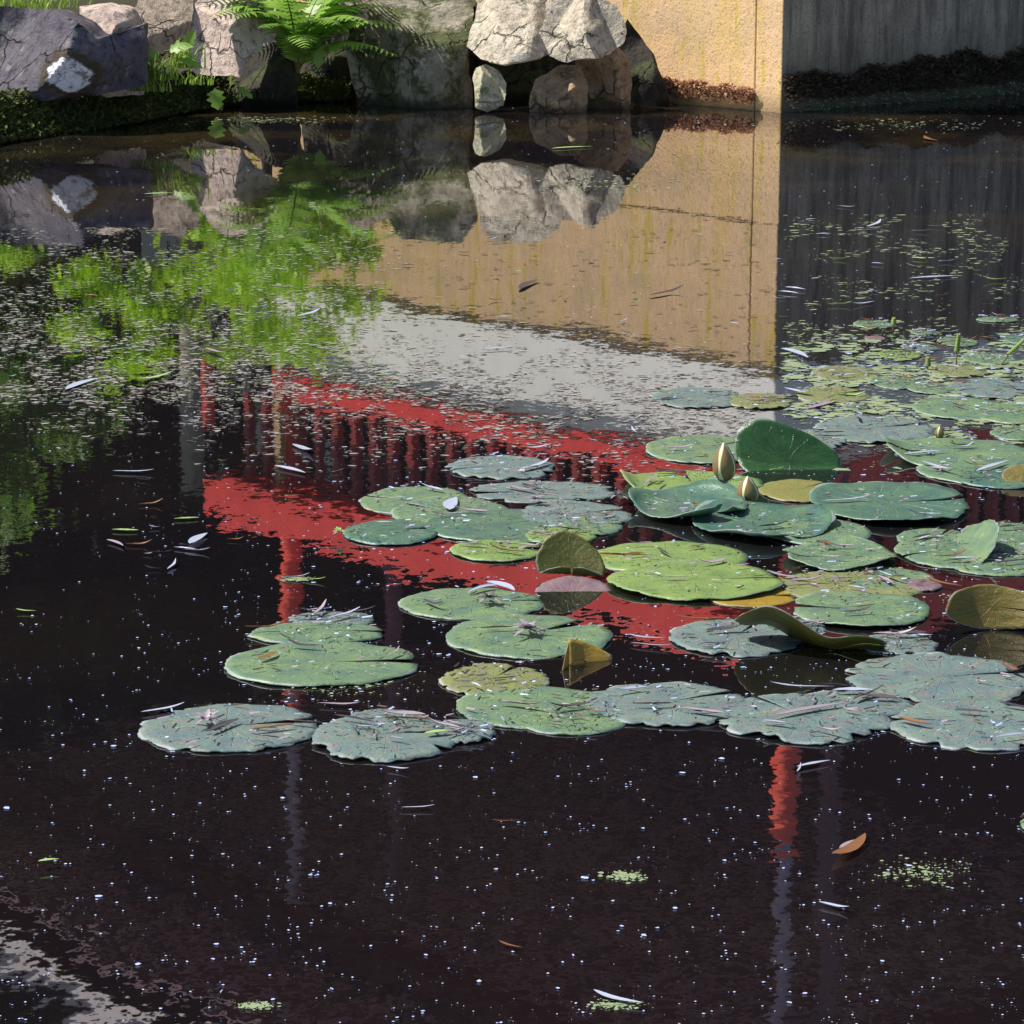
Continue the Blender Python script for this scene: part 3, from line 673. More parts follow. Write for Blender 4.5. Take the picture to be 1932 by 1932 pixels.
def pad(x0, x1, y0, y1, nd, mk, label, lay=None, fold=None, notch=None, wav=.02, rim=None, rag=None):
    global padn; padn += 1
    r = random.Random(padn * 17 + 3)
    cx, cy = (x0 + x1) / 2, (y0 + y1) / 2; c = W(cx, cy); px = PX(c); dep = math.atan2(H, c.y)
    rx = (x1 - x0) / 2 / px; ry = (y1 - y0) / 2 / px / math.sin(dep); ry = max(.62 * rx, min(1.25 * rx, ry))
    if lay is None: lay = (y1 / 1932)
    mucky = mk in ('p_m', 'p_x')
    rows = disc(padn, wav if not mucky else .035, notch if notch is not None else r.uniform(.04, .13), rim=(.006 if rim is None else rim), ragged=(.22 if mucky else 0.) if rag is None else rag)
    a = R_(nd); ca, sa = math.cos(a), math.sin(a); mr = (rx + ry) / 2
    tilt = Vector((r.uniform(-.003, .003), r.uniform(-.003, .003)))
    zz0 = .0016 + .005 * lay + (padn % 5) * .0007
    def fn(u, v, h):
        x, y = u * ca - v * sa, u * sa + v * ca
        if fold: x, y, h = fold(x, y, h)
        h -= .75 * (zz0 - .001) / mr * min(1, math.hypot(u, v)) ** 7
        return (x * rx, y * ry, h * mr + tilt.x * x * mr * 3 + tilt.y * y * mr * 3 + .0)
    o = pad_mesh(rows, fn, M[mk]); zz = .0016 + .005 * lay + (padn % 5) * .0007
    o.location = (c.x, c.y, zz); tag(o, label, 'lily pad', 'water lily pads')
    PADS.append((c, rx, ry, zz + .003, mk, label)); return o
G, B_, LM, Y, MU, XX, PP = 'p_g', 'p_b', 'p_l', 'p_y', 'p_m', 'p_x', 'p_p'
# front row, left to right
pad(265, 603, 1331, 1421, 15, MU, 'silted slate green pad at the left end of the front row')
pad(640, 815, 1340, 1400, 20, MU, 'ragged pad piece tucked behind the wide silted pad of the front row', .5)
pad(585, 868, 1350, 1439, 10, MU, 'wide silted pad second from the left in the front row', .95)
pad(800, 938, 1360, 1405, 0, MU, 'small silted pad bridging the second and third front row pads', .6)
pad(858, 1165, 1298, 1376, -15, G, 'smooth slate green pad with lilac litter, third in the front row')
pad(972, 1185, 1326, 1388, 10, G, 'slate green pad partly under its smooth neighbour in the front row', .5)
pad(1095, 1420, 1290, 1372, 30, MU, 'litter strewn grey pad in the middle of the front row')
pad(1352, 1674, 1312, 1404, 120, MU, 'broad speckled pad right of centre in the front row')
pad(1490, 1720, 1305, 1360, 200, MU, 'speckled pad lying behind the broad speckled front pad', .3)
pad(1597, 1950, 1236, 1328, 15, MU, 'very large speckled pad behind the front row at the right edge', .5)
pad(1674, 2010, 1322, 1414, 170, MU, 'large speckled pad at the right end of the front row')
pad(832, 1033, 1255, 1316, 60, XX, 'ragged mottled pad with green corner, left of the folded golden leaf')
# left pair
pad(544, 709, 1156, 1186, 0, MU, 'small silted pad touching the back of the left pads', .3)
pad(472, 727, 1178, 1217, 0, G, 'narrow green pad directly behind the big notched left pad', .5)
pad(426, 790, 1212, 1297, 2, LM if 0 else G, 'big smooth notched pad alone at the left, brown leaf on it', .9, notch=.12)
# middle
pad(753, 1027, 1112, 1170, 8, G, 'slate pad with a brown dried flower in its middle', notch=.06)
pad(840, 1155, 1162, 1243, 40, G, 'large green pad with purple litter star, notch to the upper right', notch=.16)
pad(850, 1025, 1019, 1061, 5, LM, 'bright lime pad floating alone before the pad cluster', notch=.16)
pad(843, 1052, 862, 905, 200, MU, 'lone silted pad before the mirrored red railing')
pad(679, 885, 920, 972, 160, G, 'grey green pad at the back left of the central cluster', .3)
pad(882, 1170, 911, 948, 190, MU, 'long flat pad at the back of the central cluster', .2)
pad(740, 960, 940, 998, 150, G, 'grey green pad second row of the central cluster, left', .5)
pad(647, 830, 982, 1030, 10, B_, 'bluish notched pad at the left tip of the central cluster', .7, notch=.12)
pad(975, 1190, 948, 1002, 20, MU, 'littered pad in the middle of the central cluster', .45)
pad(801, 1102, 962, 1026, 30, B_, 'broad blue green pad at the front of the central cluster', .9)
pad(1045, 1178, 968, 1018, 0, G, 'small green pad at the right end of the central cluster', .85)
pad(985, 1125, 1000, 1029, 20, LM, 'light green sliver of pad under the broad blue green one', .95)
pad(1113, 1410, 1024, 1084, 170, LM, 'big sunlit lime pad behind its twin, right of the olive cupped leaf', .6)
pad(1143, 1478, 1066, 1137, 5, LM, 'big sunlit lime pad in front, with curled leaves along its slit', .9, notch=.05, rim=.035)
pad(1120, 1300, 1040, 1062, 0, 'p_gold', 'submerged golden pad edge showing behind the big lime pads', .05)
pad(1330, 1500, 1104, 1146, 0, 'p_gold', 'golden pad half sunk under the front lime pad', .05)
# flower group
pad(1219, 1432, 820, 878, 30, G, 'flat grey pad behind the flower buds')
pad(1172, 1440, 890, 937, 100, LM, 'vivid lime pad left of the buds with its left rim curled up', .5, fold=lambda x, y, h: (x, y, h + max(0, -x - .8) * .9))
pad(1186, 1409, 926, 996, -50, B_, 'dark green glossy cupped pad below the lime one', .8, rim=.16, notch=.12)
pad(1307, 1570, 956, 1028, -70, B_, 'glossy slate pad in front of the two buds', .9, rim=.10, notch=.06)
pad(1437, 1643, 978, 1031, 170, G, 'green pad overlapping the right half of the glossy slate pad', .98, notch=.05)
pad(1431, 1588, 898, 957, 40, Y, 'yellowing pad right behind the small bud', .6)
pad(1529, 1825, 914, 994, 8, B_, 'large blue green pad with a deep slit to the right', .8, notch=.07, rim=.05)
pad(1476, 1690, 1029, 1082, 190, G, 'oval pad with raised rim and a brown leaf at its centre', .8, rim=.10)
pad(1694, 1840, 998, 1040, 60, G, 'green pad behind the pad with a turned up right edge', .5)
pad(1690, 1886, 1010, 1077, 200, G, 'green pad with a turned up right edge', .8, fold=lambda x, y, h: (x if x < .45 else .45 + (x - .45) * .85, y, h + max(0, x - .2) ** 2 * .75 + (max(0, x - .3) * max(0, y) * .3)))
pad(1817, 1985, 983, 1042, 200, G, 'blue grey pad at the right edge beside the turned up pad', .6)
pad(1840, 2000, 1022, 1062, 200, G, 'narrow pad at the right edge under the blue grey one', .4)
pad(1797, 1985, 1055, 1088, 160, G, 'low green pad at the right edge behind the upright russet leaf', .4)
pad(1458, 1745, 1079, 1136, 150, XX, 'yellowish rotting pad covered in algae right of the lime pads', .3)
pad(1560, 1760, 1072, 1112, 150, G, 'grey green pad behind the algae covered one', .2)
pad(1494, 1752, 1122, 1188, 172, G, 'clean green pad with its slit pointing left', .8, notch=.08, rim=.04)
pad(1709, 1778, 1095, 1117, 0, PP, 'small purple brown pad right of the rotting one', .5)
pad(1262, 1515, 1171, 1240, 60, MU, 'silted pad beneath the dark raised leaf', .5)
pad(1440, 1560, 1170, 1200, 0, MU, 'grey pad scrap behind the dark raised leaf', .3)
pad(1615, 1768, 1198, 1236, 20, MU, 'mottled pad right behind the tip of the dark raised leaf', .4)
pad(1440, 1640, 1238, 1290, 0, XX if 0 else 'p_r', 'sunken brown pad below the dark raised leaf', -.1) if 0 else None
# upper right
pad(1722, 1900, 742, 800, -20, G, 'large pale pad at the upper right with litter in its slit', .5)
pad(1833, 1990, 760, 806, 150, G, 'pad overlapping the large pale one at the right edge', .8)
pad(1662, 1950, 828, 886, 180, G, 'broad green pad with its left rim curled up', .6, fold=lambda x, y, h: (x, y, h + max(0, -x - .6) ** 1.5 * .8))
pad(1731, 1960, 866, 913, 10, G, 'grey green pad in front of the curled rim pad', .8)
pad(1800, 1985, 888, 923, 190, B_, 'blue green pad at the right edge in front of the grey green one', .95)
pad(1870, 2000, 806, 834, 0, G, 'thin pad at the right edge behind the curled rim pad', .3)
pad(1540, 1760, 785, 838, 20, MU, 'silted pad behind the tall upright leaf', .3)
pad(1450, 1600, 810, 850, 0, MU, 'mostly hidden silted pad behind the tall upright leaf', .2)
pad(1690, 1770, 845, 872, 0, MU, 'tiny silted pad beside the curled rim pad', .2)
pad(1228, 1400, 731, 772, 200, MU, 'dark littered pad on the mirrored pale slab', .4)
pad(1370, 1500, 738, 778, 10, XX, 'algae covered pad right of the dark littered one', .5)
pad(1500, 1640, 728, 765, 20, XX, 'sunken algae pad in the upper right channel', .3)
pad(1590, 1640, 762, 778, 20, G, 'very small round pad in the upper right channel', .3)
pad(1533, 1660, 690, 722, 20, XX, 'mottled pad at the foot of the mirrored wall corner', .4)
pad(1640, 1746, 700, 745, 200, G, 'green pad right of the mirrored wall corner', .4)
pad(1711, 1800, 718, 750, 10, G, 'green pad left of the flower spikes', .5)
pad(1790, 1950, 712, 756, 200, MU, 'silted pad at the right under the flower spikes', .3)
pad(1611, 1686, 605, 621, 10, G, 'small pad left of the others at the very back', .3)
pad(1631, 1671, 633, 645, 10, PP, 'tiny purplish pad at the back', .3)
pad(1718, 1762, 620, 637, 60, G, 'small round green pad at the back, left of the spikes', .4)
pad(1768, 1846, 634, 659, 200, G, 'green pad beside the taller flower spike', .4)
pad(1843, 1921, 599, 609, 10, G, 'hindmost thin pad at the right edge', .3)
pad(1700, 1770, 645, 668, 10, MU, 'silted small pad between the small back pads', .2)
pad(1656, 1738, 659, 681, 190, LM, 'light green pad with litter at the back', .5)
pad(1816, 1916, 667, 688, 10, G, 'flat green pad right of the taller spike', .4)
pad(1896, 1990, 630, 655, 160, B_, 'bluish pad at the right edge beside the leaning spike', .4)
pad(1750, 1860, 690, 712, 0, XX, 'sunken algae pad before the flower spikes', .2)
pad(1925, 1990, 1540, 1580, 170, G, 'pad tip entering at the lower right edge', .5)

# raised and folded leaves --------------------------------------------------
def raised(x, y, R0, mk, fn, label, rz=0, wav=.02, notch=.06, seed=1, z=.004):
    rows = disc(seed, wav, notch, rim=0); c = W(x, y)
    ca, sa = math.cos(R_(rz)), math.sin(R_(rz))
    def f2(u, v, h):
        a, b, cc = fn(u, v, h); return (a * R0, b * R0, cc * R0)
    o = pad_mesh(rows, f2, M[mk], .0018, 'lily_leaf'); o.location = (c.x, c.y, z); o.rotation_euler = (0, 0, R_(rz))
    tag(o, label, 'lily leaf', 'raised water lily leaves'); return o
def bend(v, kf, start, end_ang):
    """roll the half beyond start upwards along a circular arc"""
    if v <= start: return v, 0.
    s = v - start; Lr = 1 - start; ang = end_ang * s / Lr; rad = Lr / end_ang
    return start + rad * math.sin(ang), rad * (1 - math.cos(ang))
def upright(tiltdeg, skew=0., cup=.25, low=-.25):
    def fn(u, v, h):
        # v > low stands up; the front rim dips under the water
        t = R_(tiltdeg); q = v - low
        y = q * math.cos(t) + cup * (u * u) * -.6; z = q * math.sin(t) + skew * u * max(0, q)
        if q < 0: y = q * .9; z = q * .28
        return (u, y + .1 * q * q, z + h * .5)
    return fn
def leafA(u, v, h):
    u, v = v, -u
    x = u; q = v + .18
    y = -.14 * (1 - u * u) + (q * .35 if q > 0 else q * .7)
    z = (q * (.62 - .27 * u) if q > 0 else q * .35) + .20 * max(0, -u - .1) ** 1.5 + h
    return (x, y, z)
raised(1487, 882, .115, 'p_dk', leafA, 'tall upright dark green leaf standing like a sail behind the buds', seed=91)
def leafr(u, v, h):
    u, v = v, -u
    q = v + .35
    y = q * .45 if q > 0 else q * .3
    z = q * .80 * (1 - .22 * u) if q > 0 else -q * .42
    return (u * (1 - .12 * abs(v)), y - .1 * u * u, z + .05 * (1 - u) + h)
raised(1078, 1090, .064, 'p_o', leafr, 'olive cupped leaf standing up beside the big lime pads', seed=92)
def leafs(u, v, h):
    q = v
    y = -.3 + .4 * (1 - u * u) + v * .15; z = max(-.2, .42 + v * .44 - .06 * u)
    return (u, y, z + h)
raised(1870, 1188, .082, 'p_r', leafs, 'upright russet leaf like a low wall at the right edge', seed=93)
def leafT(u, v, h):
    # low saddle: the near rim is lifted so that the shaded underside shows, left end highest
    z = .20 - v * .30 + .17 * math.exp(-((u + .55) / .32) ** 2) - .10 * u - .16 * math.exp(-((u - .25) / .3) ** 2)
    return (u * 1.08, -.1 + v * .5 - .12 * u, max(.0, z + h))
raised(1530, 1222, .118, 'p_o', leafT, 'dark raised leaf twisted above the water, showing its shaded underside', seed=94, rz=-8)
def leafv(u, v, h):
    # sail folded along a vertical crease
    a = abs(v)
    x = u * .75 + (.0); y = v * .35; z = max(-.1, (.62 - .62 * u) * (1 - .3 * a) * .62 + .05)
    if v < 0: x = u * .75 - .0; y = v * .55
    return (x, y, z * (1.0 if v > 0 else .45) + h)
def fold_leaf():
    c = W(1062, 1256); px = PX(c)
    def q(x, y, dy=0): return Vector(((x - 1062) / px, dy, (1256 - y) / px))
    # crease from (1072,1256) up to (1070,1209); large flap to the right, small flap to the left
    n = 14; vs = []; fs = []; uv = []
    for j in range(n + 1):
        t = j / n
        yr = 1256 - 2 * t; ytop = 1210 + (t ** 1.2) * 38; x = 1074 + 82 * t
        for i in range(7):
            s = i / 6; yy = yr + 4 + (ytop - yr - 4) * s
            vs.append(q(x, yy, .035 * t + .02 * s * (1 - t) + .012 * math.sin(t * 3) * s)); uv.append((t, s * .6))
    for j in range(n):
        for i in range(6): a = j * 7 + i; fs.append((a, a + 7, a + 8, a + 1))
    b = len(vs)
    for j in range(7):
        t = j / 6
        for i in range(7):
            s = i / 6; x = 1074 - 13 * t * (1 - .6 * s); yy = 1258 + (1209 + 6 * t ** 2 - 1256) * s
            vs.append(q(x, yy, -.03 * t)); uv.append((-t, s * .6))
    for j in range(6):
        for i in range(6): a = b + j * 7 + i; fs.append((a + 1, a + 8, a + 7, a))
    o = meshobj('lily_leaf', vs, fs, M['p_gold'], None, True, uv); o.location = c
    sm = o.modifiers.new('solid', 'SOLIDIFY'); sm.thickness = .0016
    tag(o, 'small folded golden yellow leaf standing on the dark water', 'lily leaf', 'raised water lily leaves')
fold_leaf()
pad(1008, 1158, 1100, 1140, 0, PP, 'half sunken purple leaf in front of the olive cupped leaf', .2, fold=lambda x, y, h: (x, y, h + (y + .1) * .22 - .1), rag=0)
raised(1935, 912, .05, 'p_r', lambda u, v, h: (u, v * .5, .25 + .35 * v + h), 'brown leaf edge curling at the right margin beside the pads', seed=96)

# ---------------------------------------------------------------- buds and spikes
def bud(x, y, hpx, wpx, base_xy, label, lean=0., sub=0.):
    b = W(*base_xy); px = PX(b); hh = hpx / px; rw = wpx / 2 / px
    root = empty('water_lily_bud', b, label, 'flower bud', 'water lily buds')
    c = Vector(((x - base_xy[0]) / px, 0, (base_xy[1] - (y + hpx / 2)) / px))   # bottom of the bud
    ax = Vector((lean, 0, 1)).normalized()
    def prof(t): return max(.0006, rw * (math.sin(math.pi * min(1, t ** .8 * .96 + .04)) ** .75) * (1 - .18 * t))
    def shell(a0, a1, grow, n=10, m=18, pinch=True):
        vs = []; fs = []
        for j in range(m + 1):
            t = j / m; wf = (math.sin(math.pi * min(1, .12 + t * .88)) ** .55) if pinch else 1
            for i in range(n + 1):
                f = (i / n - .5) * wf + .5; a = a0 + (a1 - a0) * f
                r_ = prof(t) + grow; vs.append(c + ax * hh * t + Vector((math.cos(a), math.sin(a), 0)) * r_)
        for j in range(m):
            for i in range(n): q = j * (n + 1) + i; fs.append((q, q + 1, q + n + 2, q + n + 1))
        return vs, fs
    v_, f_ = shell(0, 2 * math.pi, -.0004, 24, 18, False); meshobj('petals', v_, f_, M['bud_in'], root, True)
    for k in range(4):
        a = -math.pi / 2 + k * math.pi / 2 + .25
        v_, f_ = shell(a - .86, a + .86, .0004); meshobj('sepal_edge', v_, f_, M['bud_edge'], root, True)
        v_, f_ = shell(a - .66, a + .66, .0011); meshobj('sepal', v_, f_, M['bud_out'], root, True)
    MB().tube([Vector((0, 0, -.03)), Vector((c.x * .45, 0, max(0, c.z) * .5)), c + ax * .002], [.0042, .0038, .0036], 10).build('stem', M['stem'], root, smooth=True)
bud(1367, 870, 74, 46, (1377, 936), 'taller bud held on a stem above the pads', -.05)
bud(1411, 924, 54, 43, (1413, 950), 'shorter cream striped bud sitting at water level beside the tall one', -.03)
bud(1772, 815, 22, 18, (1773, 828), 'tiny dark bud poking up beside the large pale pad')
def spike(pts_, label):
    b = W(*pts_[0]); px = PX(b); q = [Vector(((x - pts_[0][0]) / px, 0, (pts_[0][1] - y) / px)) for x, y in pts_]
    root = empty('flower_spike', b, label, 'flower spike', 'pondweed flower spikes')
    MB().tube([q[0] - Z * .02] + q[:-1], .0022, 8).build('stalk', M['stem'], root, smooth=True)
    mb = MB(); r = random.Random(int(pts_[0][0])); a, e = q[-2], q[-1]
    for k in range(90):
        t = k / 90; p = a.lerp(e, t); an = k * 2.4; d = Vector((math.cos(an), math.sin(an), 0)) * .005 * (1 - .4 * t)
        n0 = len(mb.v); s_ = .0032
        mb.add([p + d + Vector(v) * s_ for v in ((1, 0, 0), (0, 1, 0), (-1, 0, 0), (0, -1, 0), (0, 0, 1), (0, 0, -1))], [(0, 1, 4), (1, 2, 4), (2, 3, 4), (3, 0, 4), (1, 0, 5), (2, 1, 5), (3, 2, 5), (0, 3, 5)])
    mb.build('seed_head', M['grass'], root)
spike([(1804, 690), (1804, 664), (1807, 630)], 'upright green flower spike standing among the back pads')
spike([(1888, 690), (1902, 668), (1930, 640)], 'leaning flower spike at the right edge')
spike([(1750, 700), (1750, 690), (1750, 674)], 'short dark spike left of the upright one')
spike([(1685, 621), (1685, 612), (1686, 600)], 'tiny yellow green spike on the hindmost small pad')

# ---------------------------------------------------------------- fallen leaves
LM_ = {}
def willow_mesh(kind, mk):
    key = (kind, mk)
    if key in LM_: return LM_[key]
    r = random.Random(kind * 5 + 1); vs = []; n = 12; curv = r.uniform(-.35, .35); lift0, lift1 = r.choice([(0, .25), (.3, .05), (.15, .15), (0, 0), (0.02, .4)])
    for k in range(n + 1):
        t = k / n; ww = .065 * math.sin(math.pi * t ** .8) ** .8 + .004
        x = t - .5; y = curv * (x * x) ; z = lift0 * max(0, .5 - t) ** 2 * 2 + lift1 * max(0, t - .5) ** 2 * 2
        tw = r.uniform(-.2, .2) + .5 * math.sin(kind + t * 3)
        vs += [(x, y - ww, z + ww * (.35 + .4 * tw)), (x, y, z), (x, y + ww, z + ww * (.35 - .4 * tw))]
    fs = [(3 * k + j, 3 * k + j + 3, 3 * k + j + 4, 3 * k + j + 1) for k in range(n) for j in (0, 1)]
    m0 = len(vs); vs += [(x, y, z + .012) for x, y, z in vs]; fs += [tuple(i + m0 for i in q[::-1]) for q in fs]
    me = bpy.data.meshes.new('fallen_leaf'); me.from_pydata(vs, [], fs); me.polygons.foreach_set('use_smooth', [True] * len(me.polygons)); me.materials.append(M[mk]); LM_[key] = me; return me
def leaf(p, l, rz, mk, label, kind=0, tilt=0., wide=1., grp='fallen willow leaves'):
    o = bpy.data.objects.new('fallen_leaf', willow_mesh(kind, mk)); COL.objects.link(o)
    o.location = p; o.scale = (l, l * wide, l); o.rotation_euler = (tilt, 0, rz); return tag(o, label, 'fallen leaf', grp)
def leafpx(x0, y0, x1, y1, mk, label, kind=3, wide=1., z=.004, tilt=0):
    a, b = W(x0, y0), W(x1, y1); d = b - a; c = (a + b) / 2; c.z = z
    o = leaf(c, d.length, math.atan2(d.y, d.x), mk, label, kind, tilt, wide); o.scale.z *= .4; return o
BIG = [(1578, 1628, 1640, 1582, 'w_brown', 'brown willow leaf at the lower right beside the mirrored red post', 1.3),
 (1545, 1708, 1602, 1722, 'w_pale', 'pale willow leaf at the lower right below the brown one', 1.1),
 (1502, 1452, 1565, 1440, 'w_pale', 'curved white leaf beside the mirrored red post', .8),
 (1580, 1606, 1622, 1588, 'w_lilac', 'lilac leaf touching the brown willow leaf', 1.),
 (1118, 1882, 1212, 1902, 'w_pale', 'long bleached leaf in the small raft at the bottom edge', 1.),
 (758, 1530, 820, 1528, 'w_pale', 'thin pale leaf alone on the dark water below the front row', .6),
 (730, 1452, 772, 1458, 'w_pale', 'short pale leaf just below the front row', 1.),
 (355, 1030, 388, 1010, 'w_pale', 'white leaf left of the mirrored red post', 1.6),
 (205, 1022, 236, 1034, 'w_lilac', 'small lilac leaf on the dark water at the left', 1.),
 (30, 1156, 68, 1158, 'w_green', 'pale green leaf at the left edge of the dark water', 1.),
 (212, 893, 290, 894, 'w_pale', 'long pale leaf over the mirrored dark trunks', .8),
 (553, 842, 592, 858, 'w_pale', 'bluish leaf on the mirrored red balusters, upper', 1.2),
 (520, 882, 578, 896, 'w_pale', 'bluish leaf on the mirrored red balusters, lower', 1.),
 (118, 738, 185, 716, 'w_pale', 'long curled pale leaf over the mirrored foliage at the left', .9),
 (262, 725, 330, 705, 'w_green', 'greenish leaf right of the long curled pale one', .7),
 (385, 660, 425, 672, 'w_lilac', 'pinkish leaf below the mirrored fern', 1.),
 (560, 600, 604, 590, 'w_pale', 'pale leaf in the mirrored fern', 1.),
 (272, 368, 326, 366, 'w_green', 'grey green leaf floating over the mirrored pink rock', 1.1),
 (1040, 282, 1118, 278, 'w_green', 'thin green stalk leaf before the black slanting rock', .5),
 (995, 852, 1042, 842, 'w_pale', 'bluish leaf floating behind the lone silted pad', 1.),
 (985, 897, 1040, 880, 'w_pale', 'blue white leaf lying on the lone silted pad', 1.),
 (1225, 560, 1290, 548, 'w_dark', 'dark leaf on the mirrored tan wall', .6),
 (908, 662, 968, 658, 'w_pale', 'leaf on the mirrored pale slab', .8),
 (975, 548, 1010, 530, 'w_dark', 'curled dark leaf on the mirrored tan wall', .8),
 (1610, 578, 1650, 572, 'w_pale', 'white leaf on the mirrored dark wall', 1.),
 (1640, 430, 1665, 420, 'w_pale', 'small curled white leaf on the mirrored dark wall', .8),
 (1578, 390, 1615, 394, 'w_pale', 'slender white leaf before the dark wall', .6),
 (1715, 528, 1805, 523, 'w_pale', 'long thin pale leaf near the right edge behind the pads', .5),
 (1480, 660, 1530, 678, 'w_pale', 'whitish leaf at the mirrored wall corner', 1.),
 (1740, 262, 1768, 268, 'w_brown', 'orange leaf floating before the dark wall', 1.2),
 (1505, 1462, 1512, 1447, 'w_pale', 'tip of a white leaf beside the mirrored red post', .6),
 (940, 1785, 985, 1796, 'w_brown', 'rusty leaf scrap near the bottom of the pond', .8),
 (928, 1556, 984, 1554, 'w_brown', 'thin tan straw on the dark water', .3),
 (415, 1881, 420, 1874, 'w_pale', 'pale leaf crumb at the bottom left', 1.),
 (1185, 1206, 1256, 1210, 'w_pale', 'long white leaf lying between the green pads', .7),
 (1188, 1218, 1265, 1226, 'w_lilac', 'curved lilac leaf below the long white one', .7),
 (1270, 1174, 1400, 1172, 'w_brown', 'tan reed blade in front of the clean notched pad', .35),
 (1312, 1355, 1352, 1352, 'w_brown', 'brown leaf under the front row pads', .9),
 (1455, 1365, 1600, 1340, 'w_lilac', 'long lilac leaf across the broad speckled pad', .5),
 (1455, 1300, 1575, 1302, 'w_pale', 'white blade in the gap behind the front row', .4),
 (268, 1350, 350, 1336, 'w_pale', 'bluish leaf over the back rim of the left front pad', .9),
 (600, 1332, 680, 1336, 'w_lilac', 'lilac leaf in the gap behind the second front pad', .7),
 (800, 1400, 850, 1394, 'w_green', 'fresh green leaf on the second front pad', 1.8),
 (490, 1258, 525, 1242, 'w_brown', 'orange brown leaf on the big notched left pad', 1.6),
 (1060, 1248, 1120, 1252, 'w_brown', 'orange stalk beside the folded golden leaf', .6),
 (1745, 1098, 1815, 1112, 'w_brown', 'orange brown leaf beside the small purple pad', .9),
 (955, 925, 1010, 935, 'w_lilac', 'pale curl on the central cluster', 1.),
 (844, 972, 856, 948, 'w_pale', 'upright white leaf on the central cluster', 1.8),
 (925, 1100, 978, 1118, 'w_pale', 'pinkish dry leaf leaning on the dried flower pad', 1.7),
 (1445, 1090, 1520, 1102, 'w_lilac', 'lilac leaf across the rotting pad', .8),
 (1550, 958, 1640, 952, 'w_pale', 'bluish leaf on the large slit pad', .6),
 (1738, 880, 1800, 902, 'w_pale', 'white curled leaf on the grey green pad', .7),
 (1840, 900, 1900, 880, 'w_pale', 'white blade near the right edge pads', .6),
 (1700, 868, 1790, 860, 'w_pale', 'pale blade on the broad curled rim pad', .5),
 (1490, 1222, 1560, 1200, 'w_pale', 'pale blade above the dark raised leaf', .6),
 (1195, 938, 1215, 950, 'w_green', 'leaf scrap on the dark glossy cupped pad', 1.),
 (1480, 740, 1530, 752, 'w_pale', 'pale leaf before the mirrored slab end', 1.2),
 (1520, 775, 1580, 760, 'w_lilac', 'lilac leaf in the upper right channel', .8)]
for i, (a, b, c, d, mk, lb, wd) in enumerate(BIG):
    zz = .005
    p = (W(a, b) + W(c, d)) / 2
    for (pc, rx, ry, pz, pk, pl) in PADS:
        if ((p.x - pc.x) / rx) ** 2 + ((p.y - pc.y) / ry) ** 2 < 1.0: zz = max(zz, pz + .003)
    leafpx(a, b, c, d, mk, lb, i % 5 + 1 if mk != 'w_brown' else 5, wd, zz)
# a curled green caterpillar of a leaf, lower left
lf = leafpx(72, 1640, 112, 1636, 'w_green', 'curled bright green leaf on the dark water at the lower left', 4, 1.6, .012)
# litter lying on the pads
r = random.Random(11)
for idx, (c, rx, ry, pz, mk, lb) in enumerate(PADS):
    big = rx > .08
    n = {'p_m': 4, 'p_x': 4, 'p_g': 2, 'p_b': 1, 'p_l': 4}.get(mk, 0) if rx > .05 else 0
    if c.y > 9: n = min(n, 2)
    for k in range(n):
        for tn in (0, 1):
            a = r.uniform(0, 6.28); q = math.sqrt(r.random()) * .8
            p = Vector((c.x + rx * q * math.cos(a), c.y + ry * q * math.sin(a), pz + .004))
        m2 = r.choice(['w_lilac', 'w_lilac', 'w_pale', 'w_dark', 'w_brown'])
        leaf(p, r.uniform(.025, .075), r.gauss(0, .6) + (math.pi if r.random() < .5 else 0), m2,
             {'w_lilac': 'lilac', 'w_pale': 'bleached', 'w_dark': 'blackened', 'w_brown': 'brown'}[m2] + ' curled leaf lying on the ' + ' '.join(lb.replace(',', '').split()[:9]), r.randint(1, 9), r.uniform(-.3, .3), r.uniform(.5, 1.1), 'dry leaves on the lily pads')
for i in range(90):   # small leaves adrift on open water
    x, y = r.uniform(0, 1500), r.choice([r.uniform(600, 900), r.uniform(420, 620), r.uniform(860, 1100)])
    if y > 900 and x > 600: x *= .4
    p = W(x, y, .004); m2 = r.choice(['w_pale', 'w_lilac', 'w_pale', 'w_brown', 'w_green', 'w_dark'])
    reg = ('mirrored bank foliage at the left' if x < 330 else 'mirrored green fern' if x < 640 else 'mirrored tan wall') if y < 640 else ('mirrored dark trees at the left' if x < 380 else 'mirrored red railing' if x < 900 else 'mirrored pale slab') if y < 900 else 'dark water below the mirrored railing'
    leaf(p, r.uniform(.018, .055), r.gauss(0, .5), m2, m2[2:].replace('w_', '').replace('dark', 'blackened') + (' small' if i % 2 else ' slender') + ' willow leaf adrift over the ' + reg, r.randint(1, 9), 0, r.uniform(.4, .9), 'willow leaves adrift on open water')
for i in range(40):
    x, y = r.uniform(1480, 1932), r.uniform(400, 760)
    p = W(x, y, .006); m2 = r.choice(['w_pale', 'w_lilac', 'w_pale', 'w_green', 'w_brown'])
    leaf(p, r.uniform(.03, .08), r.gauss(0, .4), m2, m2[2:] + ' willow leaf adrift ' + ('near the mirrored wall corner' if x < 1640 else 'before the middle of the dark wall' if x < 1790 else 'near the right edge') + (' on open dark water' if y < 600 else ' among the back pads'), r.randint(1, 9), 0, r.uniform(.4, .9), 'willow leaves at the upper right')
